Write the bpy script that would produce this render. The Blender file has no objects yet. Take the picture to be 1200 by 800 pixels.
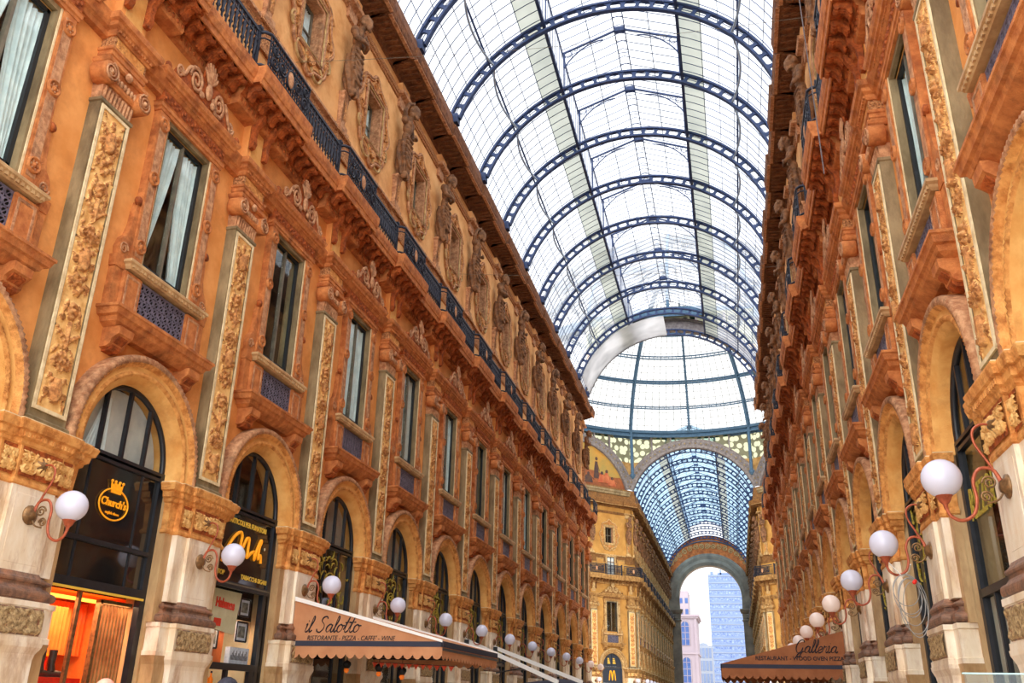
import bpy, math, random
import numpy as np
from mathutils import Matrix, Vector
random.seed(7); RNG = np.random.default_rng(7)
PI = math.pi
SC = bpy.context.scene
COL = SC.collection
# ------------------------------------------------------------------ measured layout (metres)
HW = 6.96          # half width of the arcade, face of the pilasters
BAY = 4.84         # pilaster spacing
Y0 = 11.69          # first whole pilaster in view
YN = Y0 + 12 * BAY # last pilaster before the octagon
YOCT = 70.2        # near side of the octagon
YFAR = 107.0       # far side of the octagon
YEND = 168.0       # end wall of the far arm
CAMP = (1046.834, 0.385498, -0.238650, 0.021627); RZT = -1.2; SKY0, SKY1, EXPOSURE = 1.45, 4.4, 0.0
# ------------------------------------------------------------------ materials
def lin(c):
    return tuple(((x / 255.0) / 12.92 if x <= 10 else ((x / 255.0 + 0.055) / 1.055) ** 2.4) for x in c) + (1.0,)
MATS = {}
def mat(name, c1, c2=None, scale=3.0, rough=.75, bump=0.0, bscale=40.0, dirt=None, dscale=.8, damt=.5,
        metal=0.0, emit=None, estr=0.0, stretch=(1, 1, 1), btype='noise', spec=.3):
    m = bpy.data.materials.new(name); m.use_nodes = True; N = m.node_tree.nodes; L = m.node_tree.links
    b = N['Principled BSDF']; b.inputs['Roughness'].default_value = rough; b.inputs['Metallic'].default_value = metal
    b.inputs['Specular IOR Level'].default_value = spec
    g = N.new('ShaderNodeNewGeometry'); mp = N.new('ShaderNodeMapping'); mp.inputs['Scale'].default_value = stretch
    L.new(g.outputs['Position'], mp.inputs['Vector'])
    def noise(s, d=4, r=.6):
        n = N.new('ShaderNodeTexNoise'); n.inputs['Scale'].default_value = s; n.inputs['Detail'].default_value = d
        n.inputs['Roughness'].default_value = r; L.new(mp.outputs[0], n.inputs['Vector']); return n
    def ramp(sock, a, z):
        r = N.new('ShaderNodeMapRange'); r.inputs[1].default_value = a; r.inputs[2].default_value = z; L.new(sock, r.inputs[0]); return r.outputs[0]
    def mix(f, a, c):
        x = N.new('ShaderNodeMix'); x.data_type = 'RGBA'; L.new(f, x.inputs[0])
        for i, v in ((6, a), (7, c)):
            if isinstance(v, tuple): x.inputs[i].default_value = v
            else: L.new(v, x.inputs[i])
        return x.outputs[2]
    col = lin(c1)
    if c2 is not None:
        col = mix(ramp(noise(scale).outputs[0], .35, .65), lin(c1), lin(c2))
    if dirt is not None:
        f = ramp(noise(dscale, 6, .7).outputs[0], .5, .72)
        k = N.new('ShaderNodeMath'); k.operation = 'MULTIPLY'; k.inputs[1].default_value = damt; L.new(f, k.inputs[0])
        col = mix(k.outputs[0], col, lin(dirt))
    if isinstance(col, tuple): b.inputs['Base Color'].default_value = col
    else: L.new(col, b.inputs['Base Color'])
    if bump:
        if btype == 'voronoi':
            t = N.new('ShaderNodeTexVoronoi'); t.inputs['Scale'].default_value = bscale; L.new(mp.outputs[0], t.inputs['Vector']); s = t.outputs['Distance']
        else: s = noise(bscale, 3).outputs[0]
        bp = N.new('ShaderNodeBump'); bp.inputs['Strength'].default_value = bump; bp.inputs['Distance'].default_value = .05
        L.new(s, bp.inputs['Height']); L.new(bp.outputs[0], b.inputs['Normal'])
    if emit:
        b.inputs['Emission Color'].default_value = lin(emit); b.inputs['Emission Strength'].default_value = estr
    MATS[name] = m; return m
def glassmat(name, tint, gloss=.15, body=None, bodyfac=.0, rough=.03):
    m = bpy.data.materials.new(name); m.use_nodes = True; N = m.node_tree.nodes; L = m.node_tree.links
    N.remove(N['Principled BSDF']); out = N['Material Output']
    t = N.new('ShaderNodeBsdfTransparent'); t.inputs[0].default_value = lin(tint)
    last = t.outputs[0]
    if body:
        d = N.new('ShaderNodeBsdfTranslucent'); d.inputs[0].default_value = lin(body)
        d2 = N.new('ShaderNodeBsdfDiffuse'); d2.inputs[0].default_value = lin(body)
        x0 = N.new('ShaderNodeMixShader'); x0.inputs[0].default_value = .3; L.new(d.outputs[0], x0.inputs[1]); L.new(d2.outputs[0], x0.inputs[2])
        x = N.new('ShaderNodeMixShader'); L.new(last, x.inputs[1]); L.new(x0.outputs[0], x.inputs[2])
        n = N.new('ShaderNodeTexNoise'); n.inputs['Scale'].default_value = .5; g = N.new('ShaderNodeNewGeometry'); L.new(g.outputs['Position'], n.inputs['Vector'])
        r = N.new('ShaderNodeMapRange'); r.inputs[1].default_value = .3; r.inputs[2].default_value = .7
        r.inputs[3].default_value = bodyfac * .6; r.inputs[4].default_value = min(1, bodyfac * 1.4); L.new(n.outputs[0], r.inputs[0]); L.new(r.outputs[0], x.inputs[0])
        last = x.outputs[0]
    if gloss:
        gl = N.new('ShaderNodeBsdfGlossy'); gl.inputs['Roughness'].default_value = rough
        x = N.new('ShaderNodeMixShader'); x.inputs[0].default_value = gloss
        L.new(last, x.inputs[1]); L.new(gl.outputs[0], x.inputs[2]); last = x.outputs[0]
    L.new(last, out.inputs[0]); MATS[name] = m
mat('plaster', (236, 164, 94), (218, 142, 72), 1.5, .85, .15, 60, (174, 104, 52), .7, .65)
mat('plaster_attic', (236, 182, 120), (218, 156, 92), 1.2, .85, .12, 60, (182, 118, 66), .6, .55)
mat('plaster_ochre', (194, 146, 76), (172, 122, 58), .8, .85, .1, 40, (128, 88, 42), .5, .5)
mat('arch_plaster', (234, 182, 108), (216, 152, 78), 2.0, .8, .2, 50, (170, 106, 50), 1.2, .6)
mat('terracotta', (212, 136, 76), (172, 97, 50), 5, .75, .45, 45, (102, 56, 32), 2.2, .7)
mat('terracotta_dark', (186, 96, 42), (130, 62, 26), 7, .8, .4, 26, (78, 38, 22), 2.5, .7, btype='voronoi')
mat('terracotta_pale', (212, 160, 116), (160, 104, 68), 8, .75, .5, 40, (88, 62, 46), 3, .75)
mat('frieze_carving', (212, 150, 96), (132, 80, 44), 22, .8, .9, 22, btype='voronoi')
mat('olive_stone', (154, 134, 98), (114, 96, 66), 3, .7, .25, 40, (78, 62, 44), 1.0, .7, stretch=(1, 1, .4))
mat('pale_edge', (236, 216, 174), (206, 180, 136), 6, .7, .1, 40)
mat('relief_ground', (242, 198, 128), (226, 170, 96), 6, .8, .2, 40, (160, 106, 58), 3, .6)
mat('relief_figure', (216, 150, 86), (146, 90, 48), 14, .7, .4, 60, (240, 190, 120), 6, .7)
mat('capital_orange', (234, 172, 98), (204, 130, 62), 6, .75, .4, 40, (134, 80, 38), 3, .7)
mat('marble', (248, 238, 218), (226, 202, 166), 1.6, .45, .12, 30, (170, 122, 80), 1.3, .9, stretch=(1.5, 1.5, .5), spec=.5)
mat('marble_tan', (206, 172, 124), (174, 136, 92), 2, .5, .1, 30, (136, 98, 62), 1.2, .7, stretch=(1.5, 1.5, .5))
mat('base_brown', (150, 112, 88), (98, 74, 62), 8, .45, .2, 40, (190, 120, 76), 2.5, .6, spec=.5)
mat('frieze_stone', (206, 178, 130), (120, 94, 62), 16, .7, .5, 40)
mat('statue_stone', (150, 106, 70), (94, 64, 44), 5, .75, .4, 30, (54, 42, 34), 3, .8)
mat('soffit_brown', (136, 88, 54), (98, 60, 38), 4, .8, .7, 14, btype='voronoi')
mat('iron_black', (34, 36, 42), (22, 24, 30), 6, .4, .05, 30, spec=.5)
mat('iron_railing', (50, 53, 66), (32, 34, 44), 9, .5, .1, 30, metal=.2)
mat('iron_grille', (128, 122, 140), (92, 88, 104), 9, .5, metal=.2)
mat('roof_iron', (50, 66, 104), (38, 52, 82), 5, .6)
mat('roof_iron_pale', (160, 172, 184), (126, 140, 156), 5, .6)
mat('dome_iron', (66, 94, 116), (48, 74, 94), 5, .6)
mat('rosette_grey', (134, 126, 122), (100, 92, 90), 4, .7, .3, 20)
mat('spandrel_gold', (190, 150, 92), (150, 112, 62), 2, .8, .4, 10, (104, 76, 44), 1, .6)
mat('sash_grey', (120, 112, 94), (92, 86, 74), 4, .5)
mat('sash_dark', (40, 42, 44), None, rough=.5)
mat('room_and_shade_dark', (52, 46, 42), (36, 33, 32), 2, .9)
mat('curtain_white', (226, 238, 238), (200, 216, 218), 4, .9)
mat('blind_grey', (212, 214, 206), (186, 190, 186), 2, .9)
mat('blind_aqua', (190, 226, 222), (160, 200, 198), 2, .9)
mat('globe_white', (206, 206, 222), None, rough=.25, emit=(236, 232, 248), estr=.06, spec=.6)
mat('globe_warm', (222, 206, 196), None, rough=.25, emit=(255, 210, 186), estr=.22, spec=.6)
mat('copper_paint', (190, 96, 62), (150, 72, 46), 12, .4, metal=.3, spec=.5)
mat('bronze', (150, 112, 72), (104, 78, 52), 14, .4, metal=.5)
mat('awning_tan', (206, 148, 106), (192, 132, 92), 2, .9, .05, 80)
mat('awning_brown', (170, 108, 70), (150, 92, 58), 2, .9, .05, 80)
mat('awning_navy', (58, 60, 74), None, rough=.8)
mat('awning_white', (246, 244, 238), None, rough=.7)
mat('letter_dark', (44, 40, 46), None, rough=.8)
mat('gold_sign', (255, 184, 40), (246, 150, 24), 20, .5, emit=(255, 160, 20), estr=.25)
mat('gold_letters', (226, 186, 70), None, rough=.5, emit=(220, 176, 60), estr=.08)
mat('yellow_paint', (196, 176, 70), (150, 130, 50), 20, .6)
mat('sign_black', (24, 24, 26), (34, 32, 30), 3, .06, stretch=(4, 4, .6), spec=1.0)
mat('fascia_navy', (38, 48, 62), None, rough=.3, spec=.6)
mat('shop_orange', (250, 150, 70), (240, 120, 50), 2, .8)
mat('shop_red', (226, 44, 22), (190, 30, 16), 4, .7)
mat('lamp_strip', (255, 200, 90), None, emit=(255, 166, 60), estr=3.5)
mat('slat_gold', (190, 140, 90), (150, 100, 60), 3, .4)
mat('poster_cream', (236, 222, 190), (222, 204, 168), 3, .8)
mat('red_print', (240, 70, 50), None, rough=.7)
mat('photo_dark', (70, 66, 64), (150, 146, 140), 9, .6)
mat('paper_white', (232, 232, 244), (200, 200, 220), 12, .7)
mat('wood_orange', (214, 112, 52), (190, 92, 40), 4, .6)
mat('amber', (236, 120, 40), None, rough=.2, emit=(240, 120, 30), estr=.3)
mat('bunting_red', (226, 96, 66), (206, 74, 48), 9, .9)
mat('lantern_black', (28, 26, 26), None, rough=.5)
mat('cable_white', (220, 216, 206), None, rough=.5)
mat('cable_grey', (160, 156, 150), None, rough=.5)
mat('cable_dark', (92, 84, 84), None, rough=.6)
mat('plug_red', (230, 50, 40), None, rough=.5)
mat('floor_mosaic', (214, 196, 172), (186, 160, 134), .6, .35, spec=.5)
mat('end_frieze', (204, 112, 54), (144, 74, 36), 1.4, .8, .8, 3, btype='voronoi')
mat('end_stone', (150, 138, 122), (116, 106, 96), .6, .8, .2, 6)
mat('tower_wall', (110, 126, 158), (100, 118, 152), .2, .6)
mat('tower_glass', (66, 88, 140), (132, 148, 180), 1.1, .3)
mat('church_pink', (152, 142, 150), (140, 128, 138), .1, .8)
mat('church_glass', (66, 92, 140), (48, 72, 128), .4, .3)
mat('hall_white', (136, 144, 158), None, rough=.7)
mat('skin', (232, 168, 146), (220, 150, 128), 20, .5)
mat('hair_dark', (46, 44, 56), (30, 28, 36), 40, .6)
mat('coat_grey', (90, 90, 100), None, rough=.9)
mat('coat_brown', (110, 84, 66), None, rough=.9)
mat('trousers', (46, 48, 60), None, rough=.9)
mat('mural_sky', (128, 124, 70), (178, 130, 56), .35, .8)
mat('mural_ground', (150, 86, 48), (110, 60, 36), .9, .8)
mat('mural_dark', (62, 48, 50), (84, 60, 44), 2, .8)
mat('mural_red', (160, 76, 46), (186, 112, 70), 1.5, .8)
glassmat('roof_glass', (246, 249, 255), 0, (250, 252, 255), .30)
glassmat('roof_glass_blue', (176, 214, 238), 0, (214, 234, 246), .30)
glassmat('dome_glass', (255, 255, 255), 0, (255, 255, 255), .2)
glassmat('frosted_strip', (168, 172, 164), 0, (168, 170, 160), .7)
glassmat('canvas_sheet', (120, 120, 118), 0, (206, 202, 198), .92)
glassmat('window_glass', (252, 255, 254), .08)
glassmat('shop_glass', (222, 226, 222), .2)
glassmat('clear_glass', (240, 248, 246), .03)
def screenmat():
    m = bpy.data.materials.new('pierced_screen'); m.use_nodes = True; N = m.node_tree.nodes; L = m.node_tree.links
    b = N['Principled BSDF']; b.inputs['Base Color'].default_value = lin((118, 116, 88)); b.inputs['Roughness'].default_value = .7
    v = N.new('ShaderNodeTexVoronoi'); v.voronoi_dimensions = '2D'; v.inputs['Scale'].default_value = 1.3; v.inputs['Randomness'].default_value = .6
    g = N.new('ShaderNodeTexCoord'); sx_ = N.new('ShaderNodeSeparateXYZ'); cx_ = N.new('ShaderNodeCombineXYZ'); L.new(g.outputs['Object'], sx_.inputs[0]); L.new(sx_.outputs[1], cx_.inputs[0]); L.new(sx_.outputs[2], cx_.inputs[1]); L.new(cx_.outputs[0], v.inputs['Vector'])
    r = N.new('ShaderNodeMapRange'); r.inputs[1].default_value = .44; r.inputs[2].default_value = .40; L.new(v.outputs['Distance'], r.inputs[0])
    t = N.new('ShaderNodeBsdfTransparent'); t.inputs[0].default_value = lin((226, 226, 186))
    x = N.new('ShaderNodeMixShader'); L.new(r.outputs[0], x.inputs[0]); L.new(b.outputs[0], x.inputs[1]); L.new(t.outputs[0], x.inputs[2])
    L.new(x.outputs[0], N['Material Output'].inputs[0]); MATS['pierced_screen'] = m
screenmat()
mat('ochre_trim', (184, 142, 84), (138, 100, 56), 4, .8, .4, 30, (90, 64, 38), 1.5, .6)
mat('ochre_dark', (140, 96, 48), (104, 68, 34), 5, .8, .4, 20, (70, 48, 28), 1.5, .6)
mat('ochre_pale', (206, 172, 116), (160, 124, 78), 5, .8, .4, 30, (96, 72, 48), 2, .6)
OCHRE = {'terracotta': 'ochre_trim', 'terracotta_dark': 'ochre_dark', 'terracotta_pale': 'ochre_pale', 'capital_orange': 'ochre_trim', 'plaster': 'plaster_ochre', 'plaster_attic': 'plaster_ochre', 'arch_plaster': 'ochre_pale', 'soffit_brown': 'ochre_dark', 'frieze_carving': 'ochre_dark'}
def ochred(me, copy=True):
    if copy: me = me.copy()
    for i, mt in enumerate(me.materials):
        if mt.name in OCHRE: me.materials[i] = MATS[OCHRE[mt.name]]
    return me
# ------------------------------------------------------------------ mesh builder (local axes: x = out of the wall, y = along it, z = up)
class MB:
    def __init__(s): s.V = []; s.F = []; s.M = []; s.S = []; s.n = 0; s.names = []
    def mi(s, m):
        if m not in s.names: s.names.append(m)
        return s.names.index(m)
    def add(s, V, F, m, smooth=False, fm=None):
        V = np.asarray(V, float).reshape(-1, 3); s.V.append(V); o = s.n; s.n += len(V); k = s.mi(m)
        for i, f in enumerate(F):
            s.F.append([o + j for j in f]); s.M.append(k if fm is None else s.mi(fm[i])); s.S.append(smooth)
    def grid(s, P, m, cu=False, cv=False, smooth=True, fm=None):
        P = np.asarray(P, float); a, b = P.shape[:2]; F = []; fms = [] if fm is not None else None
        for i in range(a if cu else a - 1):
            i2 = (i + 1) % a
            for j in range(b if cv else b - 1):
                j2 = (j + 1) % b; F.append((i * b + j, i2 * b + j, i2 * b + j2, i * b + j2))
                if fm is not None: fms.append(fm(i, j))
        s.add(P.reshape(-1, 3), F, m, smooth, fms)
    def box(s, x0, x1, y0, y1, z0, z1, m):
        V = [(x, y, z) for x in (x0, x1) for y in (y0, y1) for z in (z0, z1)]
        s.add(V, [(0, 1, 3, 2), (4, 6, 7, 5), (0, 4, 5, 1), (2, 3, 7, 6), (0, 2, 6, 4), (1, 5, 7, 3)], m)
    def bbox(s, x0, x1, y0, y1, z0, z1, m, c=.015):   # box with chamfered front edges
        s.rings([(z0, x1 - c, (y1 - y0) / 2 - c), (z0 + c, x1, (y1 - y0) / 2), (z1 - c, x1, (y1 - y0) / 2), (z1, x1 - c, (y1 - y0) / 2 - c)], x0, m, (y0 + y1) / 2)
    def quad(s, a, b, c, d, m): s.add([a, b, c, d], [(0, 1, 2, 3)], m)
    def rings(s, lev, back, m, t=0.0, caps=True):
        P = [[(back, t - h, z), (w, t - h, z), (w, t + h, z), (back, t + h, z)] for z, w, h in lev]
        s.grid(P, m, smooth=False); n = len(lev)
        if caps: s.add([*P[0], *P[-1]], [(0, 1, 2, 3), (7, 6, 5, 4)], m)
    def tube(s, pts, r, m, n=6, closed=False):
        p = np.asarray(pts, float); k = len(p); r = np.broadcast_to(np.asarray(r, float), (k,))
        if closed: T = np.roll(p, -1, 0) - np.roll(p, 1, 0)
        else: T = np.gradient(p, axis=0)
        T /= np.linalg.norm(T, axis=1)[:, None] + 1e-12
        up = np.array([0, 0, 1.0]) if abs(T[0][2]) < .9 else np.array([1.0, 0, 0])
        R = []; u = np.cross(T[0], up); u /= np.linalg.norm(u)
        for i in range(k):
            u = u - T[i] * (u @ T[i]); nn = np.linalg.norm(u)
            u = u / nn if nn > 1e-6 else np.cross(T[i], up)
            v = np.cross(T[i], u); a = np.arange(n) * 2 * PI / n + PI / n
            R.append(p[i] + r[i] * (np.cos(a)[:, None] * u + np.sin(a)[:, None] * v))
        s.grid(R, m, cu=closed, cv=True, smooth=n > 4)
        if not closed: s.add([*R[0], *R[-1]], [tuple(range(n)), tuple(range(2 * n - 1, n - 1, -1))], m)
    def bar(s, a, b, r, m, n=4): s.tube([a, b], r, m, n)
    def lathe(s, prof, c, m, n=16, ax=(0, 0, 1)):
        ax = np.array(ax, float); ax /= np.linalg.norm(ax); h = np.array([1.0, 0, 0]) if abs(ax[0]) < .9 else np.array([0, 1.0, 0])
        u = np.cross(ax, h); u /= np.linalg.norm(u); v = np.cross(ax, u); a = np.arange(n) * 2 * PI / n
        ring = np.cos(a)[:, None] * u + np.sin(a)[:, None] * v
        P = np.array([np.array(c) + ax * z + ring * r for r, z in prof]); s.grid(P, m, cv=True)
    def ell(s, c, r, m, n=10, k=6):
        th = np.linspace(-PI / 2, PI / 2, k); a = np.arange(n) * 2 * PI / n
        P = np.stack([np.outer(np.cos(th), np.cos(a)) * r[0] + c[0], np.outer(np.cos(th), np.sin(a)) * r[1] + c[1], np.outer(np.sin(th), np.ones(n)) * r[2] + c[2]], -1)
        s.grid(P, m, cv=True)
    def extr(s, prof, t0, t1, m, caps=True):
        P = [[(w, t, z) for w, z in prof] for t in (t0, t1)]; s.grid(P, m, smooth=False)
        if caps:
            n = len(prof); s.add([*P[0], *P[1]], [tuple(range(n)), tuple(range(2 * n - 1, n - 1, -1))], m)
    def prism(s, poly, w0, w1, m):     # polygon in (t,z) pushed out from w0 to w1
        n = len(poly); V = [(w0, t, z) for t, z in poly] + [(w1, t, z) for t, z in poly]
        s.add(V, [tuple(range(n)), tuple(range(n, 2 * n))] + [(i, (i + 1) % n, n + (i + 1) % n, n + i) for i in range(n)], m)
    def spiral(s, c, r, turns, tr, m, sg=1, a0=0.0, n=26, w=0.0):
        q = np.linspace(0, 1, n); a = a0 + sg * q * turns * 2 * PI; rr = r * (1 - .85 * q)
        s.tube(np.stack([np.full(n, c[0] + w), c[1] + rr * np.cos(a), c[2] + rr * np.sin(a)], -1), tr * (1 - .4 * q), m, 5)
    def relief(s, H, t0, t1, z0, z1, w0, mg, mf, thr=.012):
        a, b = H.shape; T = np.linspace(t0, t1, b); Z = np.linspace(z0, z1, a)
        P = np.stack([w0 + H, np.broadcast_to(T, (a, b)), np.broadcast_to(Z[:, None], (a, b))], -1)
        s.grid(P, mg, fm=lambda i, j: mf if H[i:i + 2, j:j + 2].mean() > thr else mg)
    def merge(s, o, M=None):
        for (V, ) in [(np.concatenate(o.V),)]:
            if M is not None:
                M = np.array(M); V = V @ M[:3, :3].T + M[:3, 3]
            s.V.append(V); off = s.n; s.n += len(V)
        for f, k, sm in zip(o.F, o.M, o.S): s.F.append([off + j for j in f]); s.M.append(s.mi(o.names[k])); s.S.append(sm)
    def mesh(s, name):
        me = bpy.data.meshes.new(name); me.from_pydata(np.concatenate(s.V).tolist(), [], s.F)
        for n in s.names: me.materials.append(MATS[n])
        me.polygons.foreach_set('material_index', s.M); me.polygons.foreach_set('use_smooth', s.S); me.update(); return me
def squash(mb, w0, k):
    for i, V in enumerate(mb.V):
        V = V.copy(); q = V[:, 0] > w0; V[q, 0] = w0 + (V[q, 0] - w0) * k; mb.V[i] = V
    return mb
def tag(o, label=None, cat=None, group=None, kind=None):
    if label: o['label'] = label
    if cat: o['category'] = cat
    if group: o['group'] = group
    if kind: o['kind'] = kind
    return o
def obj(name, me, parent=None, loc=(0, 0, 0), rot=0.0):
    if isinstance(me, MB): me = me.mesh(name)
    o = bpy.data.objects.new(name, me); COL.objects.link(o); o.location = loc; o.rotation_euler = (0, 0, rot)
    if parent is not None: o.parent = parent
    return o
def text_mb(body, size, m, depth=.015, shear=0.0, align='CENTER', bold=0.0, sx=1.0):
    c = bpy.data.curves.new('lettering', 'FONT'); c.body = body; c.size = size; c.extrude = depth; c.shear = shear; c.align_x = align; c.align_y = 'CENTER'; c.offset = bold
    c.resolution_u = 3
    o = bpy.data.objects.new('lettering', c); COL.objects.link(o); dg = bpy.context.evaluated_depsgraph_get(); dg.update()
    me = bpy.data.meshes.new_from_object(o.evaluated_get(dg)); b = MB()
    V = np.array([v.co[:] for v in me.vertices]).reshape(-1, 3)
    V = np.stack([V[:, 2], V[:, 0] * sx, V[:, 1]], -1)     # text x -> along wall, text y -> up, depth -> out
    b.add(V, [list(p.vertices) for p in me.polygons], m)
    bpy.data.objects.remove(o); bpy.data.meshes.remove(me); return b
def placed(mb, dx=0, dy=0, dz=0, rot=None):
    q = MB(); M = Matrix.Translation((dx, dy, dz))
    if rot is not None: M = M @ rot
    q.merge(mb, M); return q
# a kit is a list of (part name, mesh, label or None, [sub-parts])
def mk(*parts):
    out = []
    for p in parts:
        nm, mb = p[0], p[1]; lab = p[2] if len(p) > 2 else None; sub = p[3] if len(p) > 3 else []
        out.append((nm, mb.mesh(nm), lab, [(a, b.mesh(a), c) for a, b, c in sub], mb, [b for a, b, c in sub]))
    return out
def joined(kit, name):
    b = MB()
    for p in kit:
        b.merge(p[4])
        for q in p[5]: b.merge(q)
    return b.mesh(name)
def inst(kit, name, loc, rot, label=None, cat=None, group=None, kind=None):
    r = bpy.data.objects.new(name, None); COL.objects.link(r); r.location = loc; r.rotation_euler = (0, 0, rot); r.empty_display_size = .2
    tag(r, label, cat, group, kind)
    for nm, me, lab, sub, _, _ in kit:
        o = obj(nm, me, r)
        if lab: o['label'] = lab
        for a, b, c in sub:
            q = obj(a, b, o)
            if c: q['label'] = c
    return r
ORD = ['first', 'second', 'third', 'fourth', 'fifth', 'sixth', 'seventh', 'eighth', 'ninth', 'tenth', 'eleventh', 'twelfth', 'thirteenth', 'fourteenth', 'fifteenth', 'sixteenth']
def remeshed(mb, voxel, smooth=2, name='body'):
    o = obj(name, mb); md = o.modifiers.new('r', 'REMESH'); md.mode = 'VOXEL'; md.voxel_size = voxel; md.use_smooth_shade = True
    if smooth:
        sm = o.modifiers.new('s', 'SMOOTH'); sm.iterations = smooth; sm.factor = .5
    dg = bpy.context.evaluated_depsgraph_get(); dg.update(); me = bpy.data.meshes.new_from_object(o.evaluated_get(dg)); old = o.data
    bpy.data.objects.remove(o); bpy.data.meshes.remove(old); me.name = name; return me
# ------------------------------------------------------------------ carved reliefs as real height fields
def field(h, w, nz, nt):
    T, Z = np.meshgrid(np.linspace(-w / 2, w / 2, nt), np.linspace(0, h, nz)); return T, Z, np.zeros_like(T)
def leaf(H, T, Z, ct, cz, rt, rz, ang, amp):
    for sg in (1, -1):
        t = sg * T - ct; z = Z - cz; c, s = math.cos(ang), math.sin(ang); a = t * c + z * s; b = -t * s + z * c
        q = 1 - (a / rt) ** 2 - (b / rz) ** 2; np.maximum(H, amp * np.sqrt(np.clip(q, 0, 1)) * (.75 + .25 * np.cos(b / rz * 9 + np.abs(a) / rt * 3)), out=H)
def curl(H, T, Z, ct, cz, r, amp, fl=1):
    for sg in (1, -1):
        t = sg * T - ct; z = Z - cz; rr = np.hypot(t, z); th = np.arctan2(z, t) * fl
        v = amp * (.35 + .65 * np.clip(np.cos(2 * PI * (rr / r * 1.7 - th / (2 * PI))), -.2, 1)) * np.sqrt(np.clip(1 - (rr / r) ** 2, 0, 1)) ** .5
        np.maximum(H, np.where(rr < r, v, 0), out=H)
def vase(H, T, Z, cz, h, w, amp):
    q = (Z - cz) / h; rad = w * (.35 + .65 * np.sin(np.clip(q, 0, 1) * PI * .85 + .35) ** 2); k = (q > 0) & (q < 1) & (np.abs(T) < rad)
    np.maximum(H, np.where(k, amp * np.sqrt(np.clip(1 - (T / (rad + 1e-6)) ** 2, 0, 1)), 0), out=H)
def candelabra(w=.60, h=5.65, nz=250, nt=34, seed=3):
    rg = np.random.default_rng(seed); T, Z, H = field(h, w, nz, nt); z = .12; k = 0; a = w / .6
    while z < h - .25:
        kind = k % 5; s = float(rg.uniform(.9, 1.1))
        if kind == 0:
            vase(H, T, Z, z, .42, .16 * a, .10); leaf(H, T, Z, .13 * a, z + .38, .05, .13, -.6, .06); curl(H, T, Z, .2 * a, z + .14, .085, .07); z += .52
        elif kind == 1:
            curl(H, T, Z, .15 * a, z + .17, .12 * s, .085, -1); leaf(H, T, Z, .04, z + .2, .06, .2, .0, .08); leaf(H, T, Z, .22 * a, z + .33, .035, .09, .7, .05); z += .44
        elif kind == 2:
            for q in range(3): leaf(H, T, Z, .06 + .075 * q, z + .12 + .07 * q, .035, .13, -.5 - .25 * q, .07)
            vase(H, T, Z, z - .02, .5, .05, .07); z += .46
        elif kind == 3:
            leaf(H, T, Z, 0, z + .2, .12 * a, .17, 0, .11); leaf(H, T, Z, .17 * a, z + .22, .045, .17, .35, .06); curl(H, T, Z, .2 * a, z + .02, .07, .06); z += .46
        else:
            for q in range(4): leaf(H, T, Z, .03 + .06 * (q % 2), z + .08 + .1 * q, .05, .06, .4 * (-1) ** q, .075)
            curl(H, T, Z, .21 * a, z + .25, .075, .06, -1); z += .5
        k += 1
    for q in range(int(h * 13)):
        leaf(H, T, Z, float(rg.uniform(.03, .27)) * a, float(rg.uniform(.1, h - .1)), .028, .075, float(rg.uniform(-1.3, 1.3)), .045)
    leaf(H, T, Z, 0, z + .05, .05, .12, 0, .07)
    return H
def foliage_block(w, h, nz=26, nt=46, ros=True, amp=.06):
    T, Z, H = field(h, w, nz, nt)
    if ros:
        rr = np.hypot(T, Z - h * .5); th = np.arctan2(Z - h * .5, T)
        np.maximum(H, np.where(rr < .15, amp * (.6 + .4 * np.cos(th * 6)) * np.clip(1.2 - rr / .15, 0, 1) + .01, 0), out=H)
    for q in range(4):
        curl(H, T, Z, w * (.22 + .08 * q), h * (.3 + .38 * (q % 2)), h * .2, amp * .9, 1 if q % 2 else -1)
        leaf(H, T, Z, w * (.18 + .09 * q), h * (.7 - .4 * (q % 2)), h * .07, h * .2, .5 - .4 * q, amp * .8)
    return H
def guilloche(w, h, n, nz=14, amp=.03):
    T, Z, H = field(h, w, nz, n * 8)
    for q in range(n):
        c = -w / 2 + (q + .5) * w / n; rr = np.hypot(T - c, Z - h / 2)
        np.maximum(H, np.where(rr < h * .48, amp * np.abs(np.cos(rr / h * 7 + q % 2)), 0), out=H)
    return H
def copy_relief(b, H, sgn_t, *a): b.relief(H, *a)
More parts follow.
